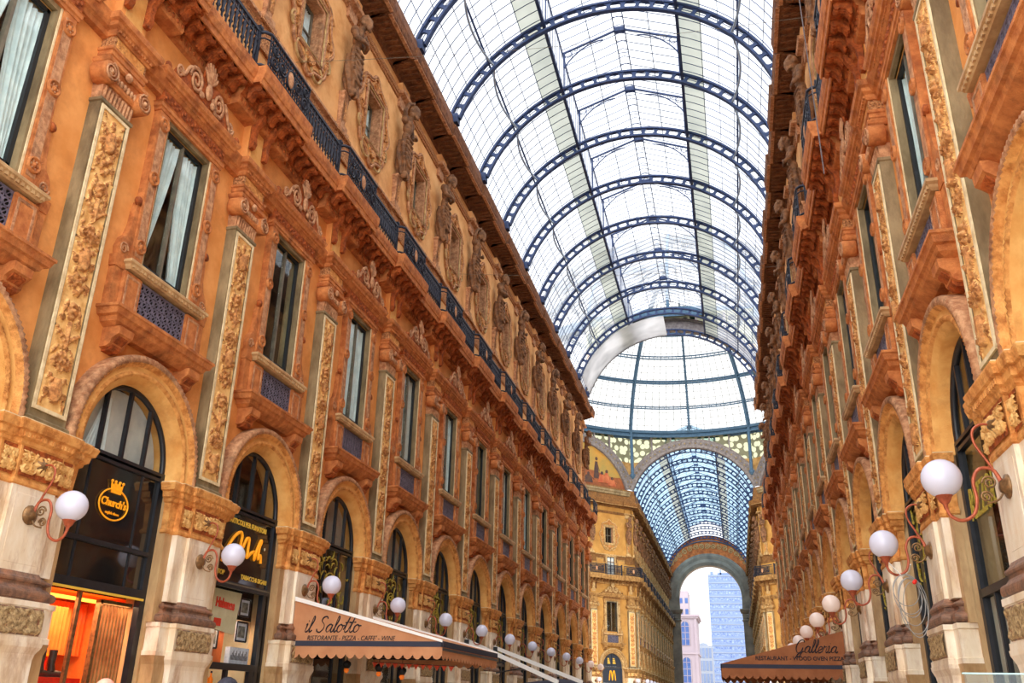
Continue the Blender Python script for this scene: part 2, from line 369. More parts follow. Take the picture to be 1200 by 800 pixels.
# ------------------------------------------------------------------ pilaster
def moulded(b, back, m, lev, t=0.0): b.rings(lev, back, m, t)
def make_pilaster():
    BK = -.24
    ped = MB(); ped.rings([(0, .32, .64), (.35, .32, .64), (.4, .28, .60), (2.12, .28, .60), (2.2, .30, .62), (2.3, .37, .69), (2.36, .38, .70)], BK, 'marble')
    ped.rings([(0, .06, .96), (2.2, .06, .96), (2.36, .12, 1.02)], BK, 'marble_tan')
    fz = MB(); fz.rings([(2.36, .36, .68), (2.44, .36, .68), (2.45, .33, .65), (2.86, .33, .65), (2.87, .36, .68), (2.95, .36, .68)], BK, 'marble')
    fz.rings([(2.36, .11, 1.0), (2.44, .11, 1.0), (2.45, .08, .97), (2.86, .08, .97), (2.87, .11, 1.0), (2.95, .11, 1.0)], BK, 'marble')
    fz.relief(guilloche(1.2, .4, 6, 20, .06), -.6, .6, 2.46, 2.85, .332, 'base_brown', 'frieze_stone', .016)
    bm_ = MB(); c = []
    for a in np.linspace(-PI / 2, PI / 2, 7): c.append((3.04 + .07 * math.sin(a), .30 + .06 * math.cos(a), .60 + .06 * math.cos(a)))
    lev = [(2.95, .27, .58), (2.97, .29, .6)] + c + [(3.12, .25, .57), (3.17, .2, .53), (3.22, .2, .53)]
    lev += [(3.25 + .04 * math.sin(a), .2 + .05 * math.cos(a), .53 + .05 * math.cos(a)) for a in np.linspace(-PI / 2, PI / 2, 5)] + [(3.31, .17, .50), (3.36, .13, .47)]
    bm_.rings(lev, BK, 'base_brown')
    bm_.rings([(z, w - .25, h + .3) for z, w, h in lev], BK, 'base_brown')
    sh = MB(); sh.rings([(3.34, .12, .46), (4.6, .12, .46)], BK, 'marble'); sh.rings([(3.34, 0, .80), (4.6, 0, .80)], BK, 'marble'); sh.rings([(2.95, -.12, 1.03), (4.6, -.12, 1.03)], BK, 'marble_tan')
    sh.bbox(.12, .126, -.36, .36, 3.46, 4.5, 'marble')
    cap = MB()
    for w, h in ((.12, .46), (0, .80), (-.12, 1.03)):
        cap.rings([(4.6, w, h), (4.62, w + .04, h + .03), (4.66, w + .045, h + .04), (4.70, w + .01, h + .01), (4.72, w, h), (5.2, w + .03, h + .02)], BK, 'capital_orange')
    cap.relief(foliage_block(.88, .46, 34, 60, amp=.13), -.44, .44, 4.73, 5.19, .158, 'terracotta_dark', 'relief_ground', .012)
    for s in (1, -1): cap.relief(foliage_block(.3, .46, 30, 24, False, .11), s * .63 - .14, s * .63 + .14, 4.73, 5.19, .038, 'terracotta_dark', 'relief_ground', .012)
    imp = MB()
    for w, h in ((.14, .48), (.02, .82), (-.10, 1.05)):
        imp.rings([(5.19, w, h), (5.22, w + .05, h + .04), (5.27, w + .06, h + .05), (5.30, w + .12, h + .10), (5.40, w + .14, h + .12), (5.42, w + .2, h + .18), (5.49, w + .23, h + .2), (5.53, w + .25, h + .22), (5.56, w + .25, h + .22)], BK, 'capital_orange')
        imp.rings([(5.56, w + .22, h + .2), (5.58, w + .22, h + .2), (5.60, w + .04, h + .04)], BK, 'pale_edge')
    for q in range(13): imp.box(.27, .30, -.56 + q * .09, -.51 + q * .09, 5.31, 5.38, 'capital_orange')
    fr = MB(); fr.rings([(5.58, .05, .49), (5.68, .05, .49), (5.72, .0, .43), (11.64, .0, .43), (11.66, .03, .46), (11.72, .03, .46)], BK, 'olive_stone')
    fr2 = MB()
    for s in (1, -1): fr2.box(0, .03, s * .36 - .03, s * .36 + .03, 5.84, 11.6, 'pale_edge'); fr2.box(0, .012, s * .315 - .012, s * .315 + .012, 5.84, 11.6, 'olive_stone')
    for z in (5.86, 11.58): fr2.box(0, .03, -.39, .39, z - .03, z + .03, 'pale_edge')
    H = candelabra(); cp = MB(); cp.relief(H, -.30, .30, 5.9, 11.55, .004, 'relief_ground', 'relief_figure', .016)
    nk = MB(); nk.rings([(11.72, -.03, .42), (12.05, .0, .45)], BK, 'terracotta_pale')
    for q in range(9): nk.tube([(-.02, -.37 + q * .0925, 11.74), (.01, -.37 + q * .0925, 12.0)], .032, 'terracotta_pale', 6)
    ic = MB(); ic.rings([(12.05, .05, .48), (12.1, .09, .5), (12.16, .09, .5), (12.2, .04, .46), (12.42, .08, .5)], BK, 'terracotta')
    for q in range(7): ic.ell((.09, -.3 + q * .1, 12.22), (.05, .045, .08), 'terracotta_pale', 8, 5)
    ic.rings([(12.42, .12, .55), (12.45, .16, .58), (12.5, .17, .6), (12.52, .17, .6)], BK, 'terracotta')
    ic.ell((.15, 0, 12.44), (.07, .1, .1), 'terracotta_pale', 8, 5)
    vols = []
    for s in (1, -1):
        v = MB(); v.lathe([(0, -.0), (.19, -.0), (.21, .02), (.21, .30), (.2, .32), (0, .32)], (-.16, s * .5, 12.2), 'terracotta', 18, (1, 0, 0))
        v.spiral((.17, s * .5, 12.2), .19, 2.3, .026, 'terracotta_pale', s, PI / 2); v.lathe([(.05, 0), (.045, .03), (0, .045)], (.16, s * .5, 12.2), 'terracotta_pale', 10, (1, 0, 0))
        vols.append(('volute', v, None))
    en = MB(); en.rings([(12.52, .06, .48), (12.62, .06, .48), (12.64, .09, .5), (12.72, .09, .5), (12.74, .12, .53), (12.8, .12, .53)], BK, 'terracotta')
    en.rings([(12.8, .06, .47), (13.06, .06, .47)], BK, 'frieze_carving'); en.relief(foliage_block(.84, .24, 14, 40, False, .03), -.42, .42, 12.81, 13.05, .062, 'capital_orange', 'relief_figure', .014)
    en.rings([(13.06, .1, .5), (13.1, .12, .53), (13.16, .13, .54), (13.2, .2, .62), (13.27, .22, .64), (13.3, .28, .7), (13.38, .3, .72), (13.42, .3, .72), (13.45, .05, .45)], BK, 'terracotta')
    for q in range(11): en.box(.12, .17, -.5 + q * .095, -.445 + q * .095, 13.11, 13.17, 'terracotta')
    st = MB(); st.rings([(13.45, -.04, .4), (13.5, -.06, .37), (14.85, -.06, .37)], BK, 'plaster'); st.bbox(-.06, -.045, -.26, .26, 13.6, 14.7, 'arch_plaster')
    cn = MB()
    for s in (-1, 1):
        P = [(-.04, 13.9), (.06, 13.92), (.12, 14.05), (.08, 14.25), (.12, 14.45), (.24, 14.6), (.3, 14.7), (.3, 14.85), (-.04, 14.85)]
        cn.extr(P + P[:1], s * .3 - .07, s * .3 + .07, 'terracotta_dark')
    for m_ in (ped, fz, bm_, sh, cap, imp): squash(m_, 0, .55)
    for m_ in (ic, en, st, cn): squash(m_, 0, .8)
    return mk(('pedestal', ped), ('carved_band', fz, 'brown carved scroll band on the pedestal'), ('base_moulding', bm_, 'dark brown stone base moulding'), ('marble_shaft', sh, 'cream marble lower shaft'), ('carved_capital', cap, 'orange capital block carved with foliage'), ('impost_cornice', imp), ('stone_frame', fr, 'olive stone panel surround', [('panel_border', fr2, None)]), ('carved_panel', cp, 'tall cream panel carved with candelabra relief'), ('fluted_neck', nk), ('ionic_capital', ic, None, vols), ('entablature_block', en), ('upper_strip', st, None, [('console_bracket', cn, None)]))
# ------------------------------------------------------------------ main floor window
def curtain_mb(t0, t1, z0, z1, w, m, tie=0.0, side=1, n=34, amp=.035):
    b = MB(); a = np.linspace(0, 1, n); Z = np.linspace(z1, z0, 14); P = []
    for z in Z:
        q = (z1 - z) / (z1 - z0); k = 1 - tie * q ** 1.3
        t = (t0 + (t1 - t0) * a * k) if side > 0 else (t1 - (t1 - t0) * a * k)
        P.append(np.stack([w + amp * np.sin(a * 34) + .02 * np.sin(a * 13 + 1), t, np.full(n, z)], -1))
    b.grid(P, m); return b
def make_window(variant=0):   # variant 3 has no curtains
    BK = -.24
    su = MB()
    for s in (1, -1):
        su.bbox(BK, .02, s * .98 - .15, s * .98 + .15, 9.22, 12.72, 'terracotta'); su.bbox(.02, .035, s * .98 - .10, s * .98 + .10, 9.4, 12.6, 'terracotta_pale')
        for z in (12.42, 11.15, 9.62):
            su.lathe([(.0, .09), (.04, .08), (.06, .03), (.1, .03), (.12, .09), (.145, .07), (.15, 0)], (.03, s * .98, z), 'terracotta', 16, (1, 0, 0))
            for q in range(6): su.ell((.075, s * .98 + .07 * math.cos(q * PI / 3), z + .07 * math.sin(q * PI / 3)), (.02, .025, .025), 'terracotta_pale', 6, 4)
        P = [(1.13, 9.22), (1.46, 9.22), (1.5, 9.4), (1.44, 9.6), (1.33, 9.72), (1.26, 9.95), (1.24, 10.3), (1.2, 10.5), (1.13, 10.55)]
        su.prism([(s * t, z) for t, z in P], BK, -.04, 'terracotta'); su.spiral((-.03, s * 1.35, 9.42), .12, 1.8, .025, 'terracotta_pale', -s, 0); su.lathe([(.09, 0), (.09, .1), (.0, .12)], (-.1, s * 1.2, 10.52), 'terracotta_dark', 10, (1, 0, 0))
    ar = MB()
    for s in (1, -1): ar.box(BK, -.06, s * .78 - .055, s * .78 + .055, 9.3, 12.72, 'olive_stone'); ar.box(-.06, -.03, s * .80 - .02, s * .80 + .02, 9.3, 12.7, 'pale_edge'); ar.box(-.5, -.2, s * .735 - .012, s * .735 + .012, 9.3, 12.62, 'olive_stone')
    ar.box(BK, -.06, -.84, .84, 12.6, 12.72, 'olive_stone'); ar.box(-.5, -.2, -.73, .73, 12.6, 12.63, 'arch_plaster')
    en = MB(); en.rings([(12.7, .04, 1.16), (12.76, .05, 1.17), (12.78, .09, 1.2), (12.86, .09, 1.2), (12.88, .12, 1.23), (12.92, .06, 1.17)], BK, 'terracotta')
    en.rings([(12.92, .05, 1.16), (13.2, .07, 1.18)], BK, 'terracotta_dark')
    for q in range(24): en.ell((.08, -1.1 + q * .0957, 13.0 + .07 * (q % 2)), (.04, .04, .05), 'terracotta_dark', 6, 4)
    en.rings([(13.2, .1, 1.2), (13.24, .13, 1.24), (13.3, .15, 1.26), (13.32, .26, 1.36), (13.38, .28, 1.38), (13.42, .34, 1.44), (13.5, .38, 1.48), (13.53, .38, 1.48), (13.56, .1, 1.4)], BK, 'terracotta')
    for q in range(25): en.box(.13, .19, -1.18 + q * .096, -1.12 + q * .096, 13.25, 13.31, 'terracotta')
    for s in (1, -1): en.ell((.25, s * 1.36, 13.6), (.09, .1, .1), 'terracotta_dark', 10, 6)
    cr = MB()
    P = [(-1.2, 13.55), (1.2, 13.55), (1.1, 13.72), (.85, 13.8), (.62, 14.05), (.42, 14.12), (.2, 14.05), (.14, 14.4), (0, 14.46), (-.14, 14.4), (-.2, 14.05), (-.42, 14.12), (-.62, 14.05), (-.85, 13.8), (-1.1, 13.72)]
    cr.prism(P, -.02, .05, 'terracotta_dark')
    for s in (1, -1):
        cr.spiral((.08, s * .45, 13.83), .25, 2.0, .05, 'terracotta_pale', s, PI); cr.spiral((.08, s * 1.02, 13.68), .12, 1.7, .035, 'terracotta_pale', -s, 0)
        q = np.linspace(0, 1, 14); cr.tube(np.stack([.08 + 0 * q, s * (.66 + .34 * q), 13.98 - .3 * q ** .7 + .05 * np.sin(q * 7)], -1), .045, 'terracotta_pale', 6)
        cr.ell((.1, s * .22, 13.68), (.06, .1, .07), 'terracotta_pale', 8, 5)
    for q in range(7):
        a = (q - 3) * .33; cr.tube([(.08, .03 * math.sin(a), 14.0), (.14, .2 * math.sin(a), 14.0 + .22 * math.cos(a)), (.1, .3 * math.sin(a), 14.0 + .42 * math.cos(a))], [.03, .045, .03], 'terracotta_pale', 6)
    cr.ell((.12, 0, 13.85), (.09, .12, .16), 'terracotta_pale', 10, 6)
    sa = MB()
    for s in (1, -1): sa.box(-.34, -.26, s * .68 - .04, s * .68 + .04, 9.42, 12.6, 'sash_dark')
    sa.box(-.34, -.26, -.7, .7, 12.52, 12.6, 'sash_dark'); sa.box(-.34, -.26, -.7, .7, 9.40, 9.5, 'sash_dark'); sa.box(-.34, -.25, -.03, .03, 9.42, 12.56, 'sash_grey')
    pn = MB()
    for s in (1, -1): pn.box(-.305, -.295, s * .35 - .3, s * .35 + .3, 9.5, 12.52, 'window_glass')
    cu = []
    if variant == 0: cu = [('curtain', curtain_mb(-.68, -.02, 9.45, 12.5, -.37, 'curtain_white', .85, 1)), ('curtain', curtain_mb(.02, .68, 9.45, 12.5, -.37, 'curtain_white', .5, -1))]
    elif variant == 1: cu = [('curtain', curtain_mb(-.68, -.02, 9.45, 12.5, -.37, 'curtain_white', .15, 1)), ('curtain', curtain_mb(.02, .68, 9.45, 12.5, -.37, 'curtain_white', .1, -1))]
    elif variant == 2: cu = [('curtain', curtain_mb(-.68, .68, 9.45, 12.5, -.37, 'blind_grey', 0, 1, amp=.012))]
    si = MB(); si.rings([(9.04, .18, 1.22), (9.08, .22, 1.26), (9.12, .24, 1.28), (9.15, .3, 1.33), (9.2, .3, 1.33), (9.22, .27, 1.3)], -.5, 'marble_tan')
    for q in range(22): si.box(.2, .27, -1.22 + q * .114, -1.16 + q * .114, 9.07, 9.13, 'marble_tan')
    pp = MB()
    for s in (1, -1):
        pp.bbox(BK, .1, s * 1.02 - .25, s * 1.02 + .25, 8.2, 9.0, 'terracotta'); pp.bbox(.1, .12, s * 1.02 - .2, s * 1.02 - .15, 8.28, 8.92, 'terracotta_pale'); pp.bbox(.1, .12, s * 1.02 + .15, s * 1.02 + .2, 8.28, 8.92, 'terracotta_pale')
        pp.bbox(.1, .12, s * 1.02 - .2, s * 1.02 + .2, 8.88, 8.94, 'terracotta_pale'); pp.bbox(.1, .12, s * 1.02 - .2, s * 1.02 + .2, 8.26, 8.32, 'terracotta_pale')
        pp.bbox(BK, -.02, s * 1.38 - .12, s * 1.38 + .12, 8.2, 9.0, 'terracotta')
        pp.rings([(9.0, -.0, .14), (9.22, .03, .16)], BK, 'terracotta', s * 1.38)
    gr = MB(); gr.box(-.1, -.06, -.77, .77, 8.2, 9.0, 'room_and_shade_dark')  # dark backing plate: shade behind the grille put in as colour
    for i in range(9):
        for j in range(5):
            a = np.linspace(0, 2 * PI, 9)[:-1]; c = (-.68 + .17 * i, 8.28 + .16 * j)
            gr.tube(np.stack([np.full(8, .0), c[0] + .075 * np.cos(a), c[1] + .07 * np.sin(a)], -1), .019, 'iron_grille', 4, True)
            gr.bar((0, c[0] - .05, c[1] - .05), (0, c[0] + .05, c[1] + .05), .012, 'iron_grille')
    for i in range(10): gr.bar((0, -.765 + .17 * i, 8.2), (0, -.765 + .17 * i, 9.0), .014, 'iron_grille')
    for z in (8.22, 8.98): gr.bar((0, -.77, z), (0, .77, z), .025, 'iron_grille')
    ba = MB(); ba.rings([(7.78, .04, 1.22), (7.84, .2, 1.34), (7.9, .34, 1.44), (7.98, .38, 1.48), (8.0, .46, 1.55), (8.1, .5, 1.59), (8.12, .54, 1.62), (8.17, .54, 1.62), (8.22, .3, 1.4)], BK, 'terracotta')
    cs = []
    for s in (1, -1):
        c = MB(); P = [(BK, 7.45), (.0, 7.47), (.1, 7.52), (.12, 7.6), (.2, 7.64), (.34, 7.7), (.36, 7.84), (BK, 7.84)]; c.extr(P + P[:1], s * 1.12 - .2, s * 1.12 + .2, 'terracotta'); c.extr([(x * .8 if x > 0 else x, z - .06) for x, z in P + P[:1]], s * 1.12 - .13, s * 1.12 + .13, 'terracotta_dark')
        cs.append(('console', c, None))
    for i_, V_ in enumerate(cr.V): V_ = V_.copy(); V_[:, 0] += .22; V_[:, 2] = 13.55 + (V_[:, 2] - 13.55) * 1.3; cr.V[i_] = V_
    for m_ in (su, ar, en, cr, si, pp, gr, ba, cs[0][1], cs[1][1]): squash(m_, BK, .62)
    return mk(('jamb_surround', su), ('architrave', ar), ('entablature', en), ('crest', cr, 'carved scroll crest with a shell'), ('sash', sa), ('pane', pn), *cu, ('sill', si), ('pedestal_panel', pp), ('iron_grille', gr, 'dark iron lattice grille'), ('balcony_base', ba, None, cs))
# ------------------------------------------------------------------ arch moulding, shop window
def make_arch():
    b = MB(); prof = [(1.36, -.62), (1.36, -.14), (1.42, -.12), (1.45, -.07), (1.5, -.06), (1.53, -.02), (1.57, -.02), (1.6, -.05), (1.68, -.04), (1.71, .0), (1.76, .05), (1.82, .07), (1.88, .04), (1.9, -.0), (1.9, -.24)]
    n = 121; P = []
    for k in range(n):
        th = PI * k / (n - 1); row = []
        for i, (r, w) in enumerate(prof):
            if i in (5, 6): w = w + .012 * math.cos(k * PI)
            if i in (10, 11, 12): w = w + .016 * math.cos(k * PI + i); r = r + .006 * math.cos(k * PI)
            row.append((w, r * math.cos(th), 5.75 + r * math.sin(th)))
        P.append(row)
    leg0 = [(w, 1, 5.56) for r, w in prof]
    P = [[(w, r, 5.56) for r, w in prof]] + P + [[(w, -r, 5.56) for r, w in prof]]
    mats = ['arch_plaster', 'arch_plaster', 'arch_plaster', 'arch_plaster', 'capital_orange', 'capital_orange', 'capital_orange', 'arch_plaster', 'capital_orange', 'capital_orange', 'terracotta_pale', 'terracotta_pale', 'terracotta_pale', 'terracotta_pale']
    b.grid(P, 'arch_plaster', smooth=True, fm=lambda i, j: mats[j]); return b
def arch_poly(r, zs, zb, n=24, t0=-1, t1=1):
    return [(r * math.cos(PI * k / n), zs + r * math.sin(PI * k / n)) for k in range(n + 1)]
def arch_frame(b, w, m='iron_black'):
    a = np.linspace(0, PI, 29); b.tube(np.stack([np.full(29, w), 1.32 * np.cos(a), 5.75 + 1.32 * np.sin(a)], -1), .06, m, 6)
    for s in (1, -1): b.box(w - .06, w + .06, s * 1.32 - .08, s * 1.32 + .08, 0, 5.75, m)
    for t in (-.66, 0, .66): b.box(w - .04, w + .04, t - .03, t + .03, 5.75, 5.75 + math.sqrt(1.32 ** 2 - t * t), m)
    b.box(w - .06, w + .07, -1.32, 1.32, 5.68, 5.74, m); b.box(w - .06, w + .05, -1.32, 1.32, 5.58, 5.64, m)
def fan_pane(w, m):
    b = MB(); P = arch_poly(1.3, 5.75, 5.7); b.add([(w, t, z) for t, z in P], [tuple(range(len(P)))], m); return b
def make_shop(lower='generic', blind='blind_grey'):
    w = -.38; fr = MB(); arch_frame(fr, w)
    pa = fan_pane(w - .01, 'shop_glass'); parts = []
    bl = MB()
    if blind:
        P = arch_poly(1.28, 5.75, 5.7); n = 30; bl.prism([(t, z) for t, z in P], w - .2, w - .18, blind)
    fr.box(w - .05, w + .06, -1.3, 1.3, 3.3, 3.42, 'iron_black')
    for t in (-.62, .62): fr.box(w - .04, w + .04, t - .035, t + .035, 0, 3.3, 'iron_black')
    fr.box(w - .04, w + .04, -1.3, 1.3, 0, .4, 'iron_black')
    fa = MB()
    if lower == 'generic':
        for t in (-.45, .45): fr.box(w - .03, w + .03, t - .025, t + .025, 3.4, 5.6, 'iron_black')
        fa.quad((w, -1.27, 3.4), (w, 1.27, 3.4), (w, 1.27, 5.6), (w, -1.27, 5.6), 'shop_glass')
        rg = np.random.default_rng(5); le = MB()
        for k in range(44):
            c = (rg.uniform(-1.1, 1.1), rg.uniform(3.7, 5.4)); a = rg.uniform(0, 6.3); q = np.linspace(0, 1, 7); l = rg.uniform(.15, .45)
            le.tube(np.stack([np.full(7, w + .012), c[0] + l * q * np.cos(a + q * 1.5), c[1] + l * q * np.sin(a + q * 1.5)], -1), np.sin(q * PI) * .022 + .004, 'yellow_paint', 4)
        a = np.linspace(0, PI, 17)
        ga = MB()
        for x_ in (-.38, .38): ga.bar((w + .012, x_ - .06, 4.46), (w + .012, x_ + .06, 4.46), .03, 'yellow_paint')
        for r in (.42, .34): ga.tube(np.stack([np.full(17, w + .012), r * np.cos(a), 4.45 + r * np.sin(a) * 1.2], -1), .02, 'yellow_paint', 4)
    lo = MB(); lo.quad((w, -1.27, .4), (w, 1.27, .4), (w, 1.27, 3.3), (w, -1.27, 3.3), 'shop_glass')
    out = [('frame', fr, 'black metal shopfront frame'), ('fan_pane', pa), ('display_pane', lo)]
    if blind: out.append(('blind', bl))
    if lower == 'generic': out += [('upper_pane', fa), ('gilt_ornament', le, 'yellow painted foliage on the glass'), ('gilt_arch', ga)]
    return out
# ------------------------------------------------------------------ attic window, herm statue, railings
AW = -.42   # attic wall plane
def make_attic_window():
    zc = 20.15; fr = MB()
    R = [(-.8, -1.12), (.8, -1.12), (.8, 1.12), (-.8, 1.12)]
    for (r0, dz, rad, m) in ((1.0, 0, .05, 'terracotta_pale'), (.9, 0, .035, 'ochre_pale')):
        fr.tube([(AW + .1, t * r0, zc + z * r0) for t, z in R], rad, m, 6, True)
    for r in ((-.8, -.57), (.57, .8)): fr.box(AW - .02, AW + .07, r[0], r[1], zc - 1.12, zc + 1.12, 'terracotta_pale')
    for r in ((-1.12, -.9), (.9, 1.12)): fr.box(AW - .02, AW + .07, -.6, .6, zc + r[0], zc + r[1], 'terracotta_pale')
    ca = MB()
    def lobe(c, r, a0, a1, tr=.05, m='ochre_pale'):
        a = np.linspace(a0, a1, 13); ca.tube(np.stack([np.full(13, AW + .08), c[0] + r * np.cos(a), zc + c[1] + r * np.sin(a)], -1), tr, m, 6)
    pl = []
    for k in range(60):
        a = 2 * PI * k / 60; t = math.cos(a); z = math.sin(a); r = 1 / max(abs(t) / .92, abs(z) / 1.3); e = .22 * max(0, math.cos(4 * a)) ** 2 + .1 * max(0, math.cos(8 * a))
        q = (abs(t) ** 3 + abs(z) ** 3) ** (1 / 3); pl.append((t / q * (1.14 + e * .9), z / q * (1.5 + e)))
    n = len(pl); V = [(AW + .05, t, zc + z) for t, z in pl] + [(AW + .06, t * .62 if abs(t * .62) < .6 else math.copysign(.6, t), zc + max(-1.0, min(1.0, z * .72))) for t, z in pl] + [(AW - .03, t, zc + z) for t, z in pl]
    ca.add(V, [(i, (i + 1) % n, n + (i + 1) % n, n + i) for i in range(n)] + [(i, (i + 1) % n, 2 * n + (i + 1) % n, 2 * n + i) for i in range(n)], 'plaster_attic')
    ca.tube([(AW + .07, t, zc + z) for t, z in pl], .06, 'terracotta_pale', 6, True); ca.tube([(AW + .09, t * .93, zc + z * .94) for t, z in pl], .03, 'relief_figure', 5, True)
    for s in (1, -1):
        lobe((s * .5, -1.38), .33, 0, 2 * PI, .05); ca.spiral((AW + .09, s * 1.06, -.0 + zc), .2, 1.6, .04, 'relief_figure', s, 0); ca.spiral((AW + .09, s * 1.06, zc - .75), .26, 1.7, .045, 'ochre_pale', -s, PI / 2); ca.spiral((AW + .09, s * 1.0, zc + .95), .22, 1.7, .04, 'relief_figure', s, 0)
        for q in range(5): a = -.9 + q * .45; ca.tube([(AW + .08, s * .82, zc - .72), (AW + .12, s * (.82 + .26 * math.cos(a)), zc - .72 + .26 * math.sin(a))], [.02, .05], 'relief_figure', 5)
    for q in range(7):
        a = -PI / 2 + (q - 3) * .36; ca.tube([(AW + .08, 0, zc - 1.12), (AW + .14, .28 * math.cos(a), zc - 1.12 + .36 * math.sin(a))], [.03, .055], 'relief_figure', 5); ca.tube([(AW + .08, 0, zc + 1.16), (AW + .14, .28 * math.cos(a), zc + 1.16 - .34 * math.sin(a))], [.03, .055], 'relief_figure', 5)
    sa = MB()
    for s in (1, -1): sa.box(AW - .34, AW - .28, s * .53 - .04, s * .53 + .04, 19.22, 21.08, 'sash_grey')
    for z in (19.28, 20.15, 21.02): sa.box(AW - .34, AW - .28, -.55, .55, z - .03, z + .03, 'sash_grey')
    sa.box(AW - .34, AW - .27, -.03, .03, 19.25, 21.05, 'sash_grey')
    pn = MB(); pn.quad((AW - .31, -.53, 19.25), (AW - .31, .53, 19.25), (AW - .31, .53, 21.05), (AW - .31, -.53, 21.05), 'window_glass')
    cu = curtain_mb(.06, .52, 19.26, 21.0, AW - .4, 'curtain_white', .1, -1); cu2 = curtain_mb(-.52, -.1, 19.26, 21.0, AW - .4, 'curtain_white', .3, 1)
    return mk(('moulded_frame', fr), ('cartouche', ca, 'lobed plaster cartouche with shells'), ('sash', sa), ('pane', pn), ('curtain', cu), ('curtain', cu2))
def make_herm(v=0):
    pe = MB(); pe.rings([(17.9, AW + .24, .32), (18.05, AW + .24, .32), (18.1, AW + .2, .26), (18.25, AW + .2, .26)], AW - .02, 'terracotta_pale')
    pe.rings([(18.25, AW + .12, .13), (19.3, AW + .2, .19), (19.36, AW + .24, .23), (19.42, AW + .24, .23)], AW - .02, 'terracotta_pale')
    pe.rings([(17.0, AW + .24, .44), (17.1, AW + .24, .44), (17.12, AW + .19, .4), (17.78, AW + .19, .4), (17.8, AW + .27, .46), (17.9, AW + .27, .46)], AW - .02, 'frieze_carving')
    H = foliage_block(.2, .9, 24, 12, True, .05); pe.relief(H, -.1, .1, 18.3, 19.2, AW + .17, 'terracotta_pale', 'relief_figure', .02)
    b = MB(); cx = AW + .3; M = 'statue_stone'
    # draped lower body
    P = []
    for i in range(22):
        q = i / 21; z = 19.25 + 1.45 * q; r = .20 + .18 * math.sin(q * PI * .8); r2 = .18 + .13 * math.sin(q * PI * .8); row = []
        for k in range(40):
            a = 2 * PI * k / 40; f = 1 + .15 * math.sin(a * 7 + q * 5 + v) * (1 - .3 * q) + .07 * math.sin(a * 3 - q * 9)
            row.append((cx + r2 * f * math.cos(a), r * f * math.sin(a), z))
        P.append(row)
    b.grid(P, M, cv=True); b.add([*P[0], *P[-1]], [tuple(range(40)), tuple(range(79, 39, -1))], M)
    for k in range(6):
        q = np.linspace(0, 1, 12); b.tube(np.stack([cx + .2 + .12 * np.sin(q * PI), -.36 + .72 * q, 20.75 - .17 * k - .22 * np.sin(q * PI) * (.5 + .25 * k)], -1), .05, M, 6)
    for s in (1, -1): b.ell((cx + .12, s * .13, 19.2), (.17, .11, .16), M, 8, 6)
    q = np.linspace(0, 1, 10); b.tube(np.stack([cx + .22 + 0 * q, .12 - .1 * q, 20.1 - 1.1 * q], -1), .1 - .04 * q, M, 8)
    # torso leaning out under the cornice, neck and bowed head
    b.ell((cx + .04, 0, 20.85), (.17, .23, .34), M, 16, 10); b.ell((cx + .10, 0, 21.28), (.2, .31, .34), M, 16, 10); b.ell((cx + .24, .14, 21.38), (.1, .14, .13), M, 10, 8); b.ell((cx + .24, -.14, 21.38), (.1, .14, .13), M, 10, 8); b.ell((cx + .02, 0, 21.52), (.14, .36, .12), M, 12, 8)
    b.tube([(cx + .1, 0, 21.5), (cx + .18, 0, 21.72), (cx + .26, 0, 21.88)], [.18, .14, .13], M, 10)
    h = (cx + .34, 0.02, 21.98); b.ell(h, (.23, .21, .25), M, 14, 10); b.ell((h[0] + .14, h[1], h[2] - .12), (.11, .12, .16), M, 10, 8); b.ell((h[0] + .21, h[1], h[2] - .0), (.05, .035, .06), M, 8, 6)
    rg = np.random.default_rng(3 + v)
    for k in range(34):
        d = rg.normal(size=3); d /= np.linalg.norm(d); d[0] = d[0] if d[0] < .3 else -d[0]; d[2] = abs(d[2]) * .9 + .05 if k % 3 else d[2]
        b.ell((h[0] + d[0] * .23, h[1] + d[1] * .22, h[2] + d[2] * .25), (.075, .075, .075), M, 8, 5)
    for k in range(8): b.ell((h[0] + .1 + .02 * (k % 3), h[1] - .1 + .028 * k, h[2] - .24 - .04 * (k % 2)), (.06, .05, .08), M, 7, 5)
    # arms
    for s in (1, -1):
        sh = (cx + .08, s * .36, 21.5)
        if v == 0:
            pts = [sh, (cx + .22, s * .46, 21.12), (cx + .40, s * .22, 21.08), (cx + .44, -s * .06, 21.16 + .07 * s)]
        else:
            pts = [sh, (cx + .16, s * .52, 21.05), (cx + .36, s * .40, 20.95), (cx + .42, s * .16, 20.92)] if s > 0 else [sh, (cx + .12, -.56, 21.75), (cx + .22, -.44, 22.1), (cx + .34, -.22, 22.22)]
        b.tube(pts, [.125, .1, .085, .06], M, 10); b.ell(sh, (.17, .16, .17), M, 10, 8)
        e = np.array(pts[-1]); d = e - np.array(pts[-2]); d /= np.linalg.norm(d)
        for q in range(4): b.tube([e, e + d * .08 + np.array([0, 0, -.045 + .03 * q]), e + d * .15 + np.array([-.04, 0, -.05 + .033 * q])], [.03, .026, .02], M, 6)
        b.tube([e, e + d * .04 + np.array([.0, 0, .07])], [.03, .02], M, 6)
    for i_, V_ in enumerate(b.V): b.V[i_] = np.stack([cx - .1 + (V_[:, 0] - cx + .1) * .92, V_[:, 1] * .8, V_[:, 2] + .2], -1)
    fig = remeshed(b, .021, 1, 'figure')
    up = MB(); up.rings([(22.35, AW + .1, .3), (22.75, AW + .12, .32), (22.8, AW + .3, .46), (22.9, AW + .34, .5)], AW - .02, 'terracotta_pale'); up.rings([(22.9, AW + .2, .4), (23.32, AW + .2, .4)], AW - .02, 'plaster_attic')
    k = mk(('tapered_pedestal', pe), ('impost_block', up)); k.insert(1, ('figure', fig, 'bearded stone figure with bowed head and draped cloth', [], None, []))
    return k
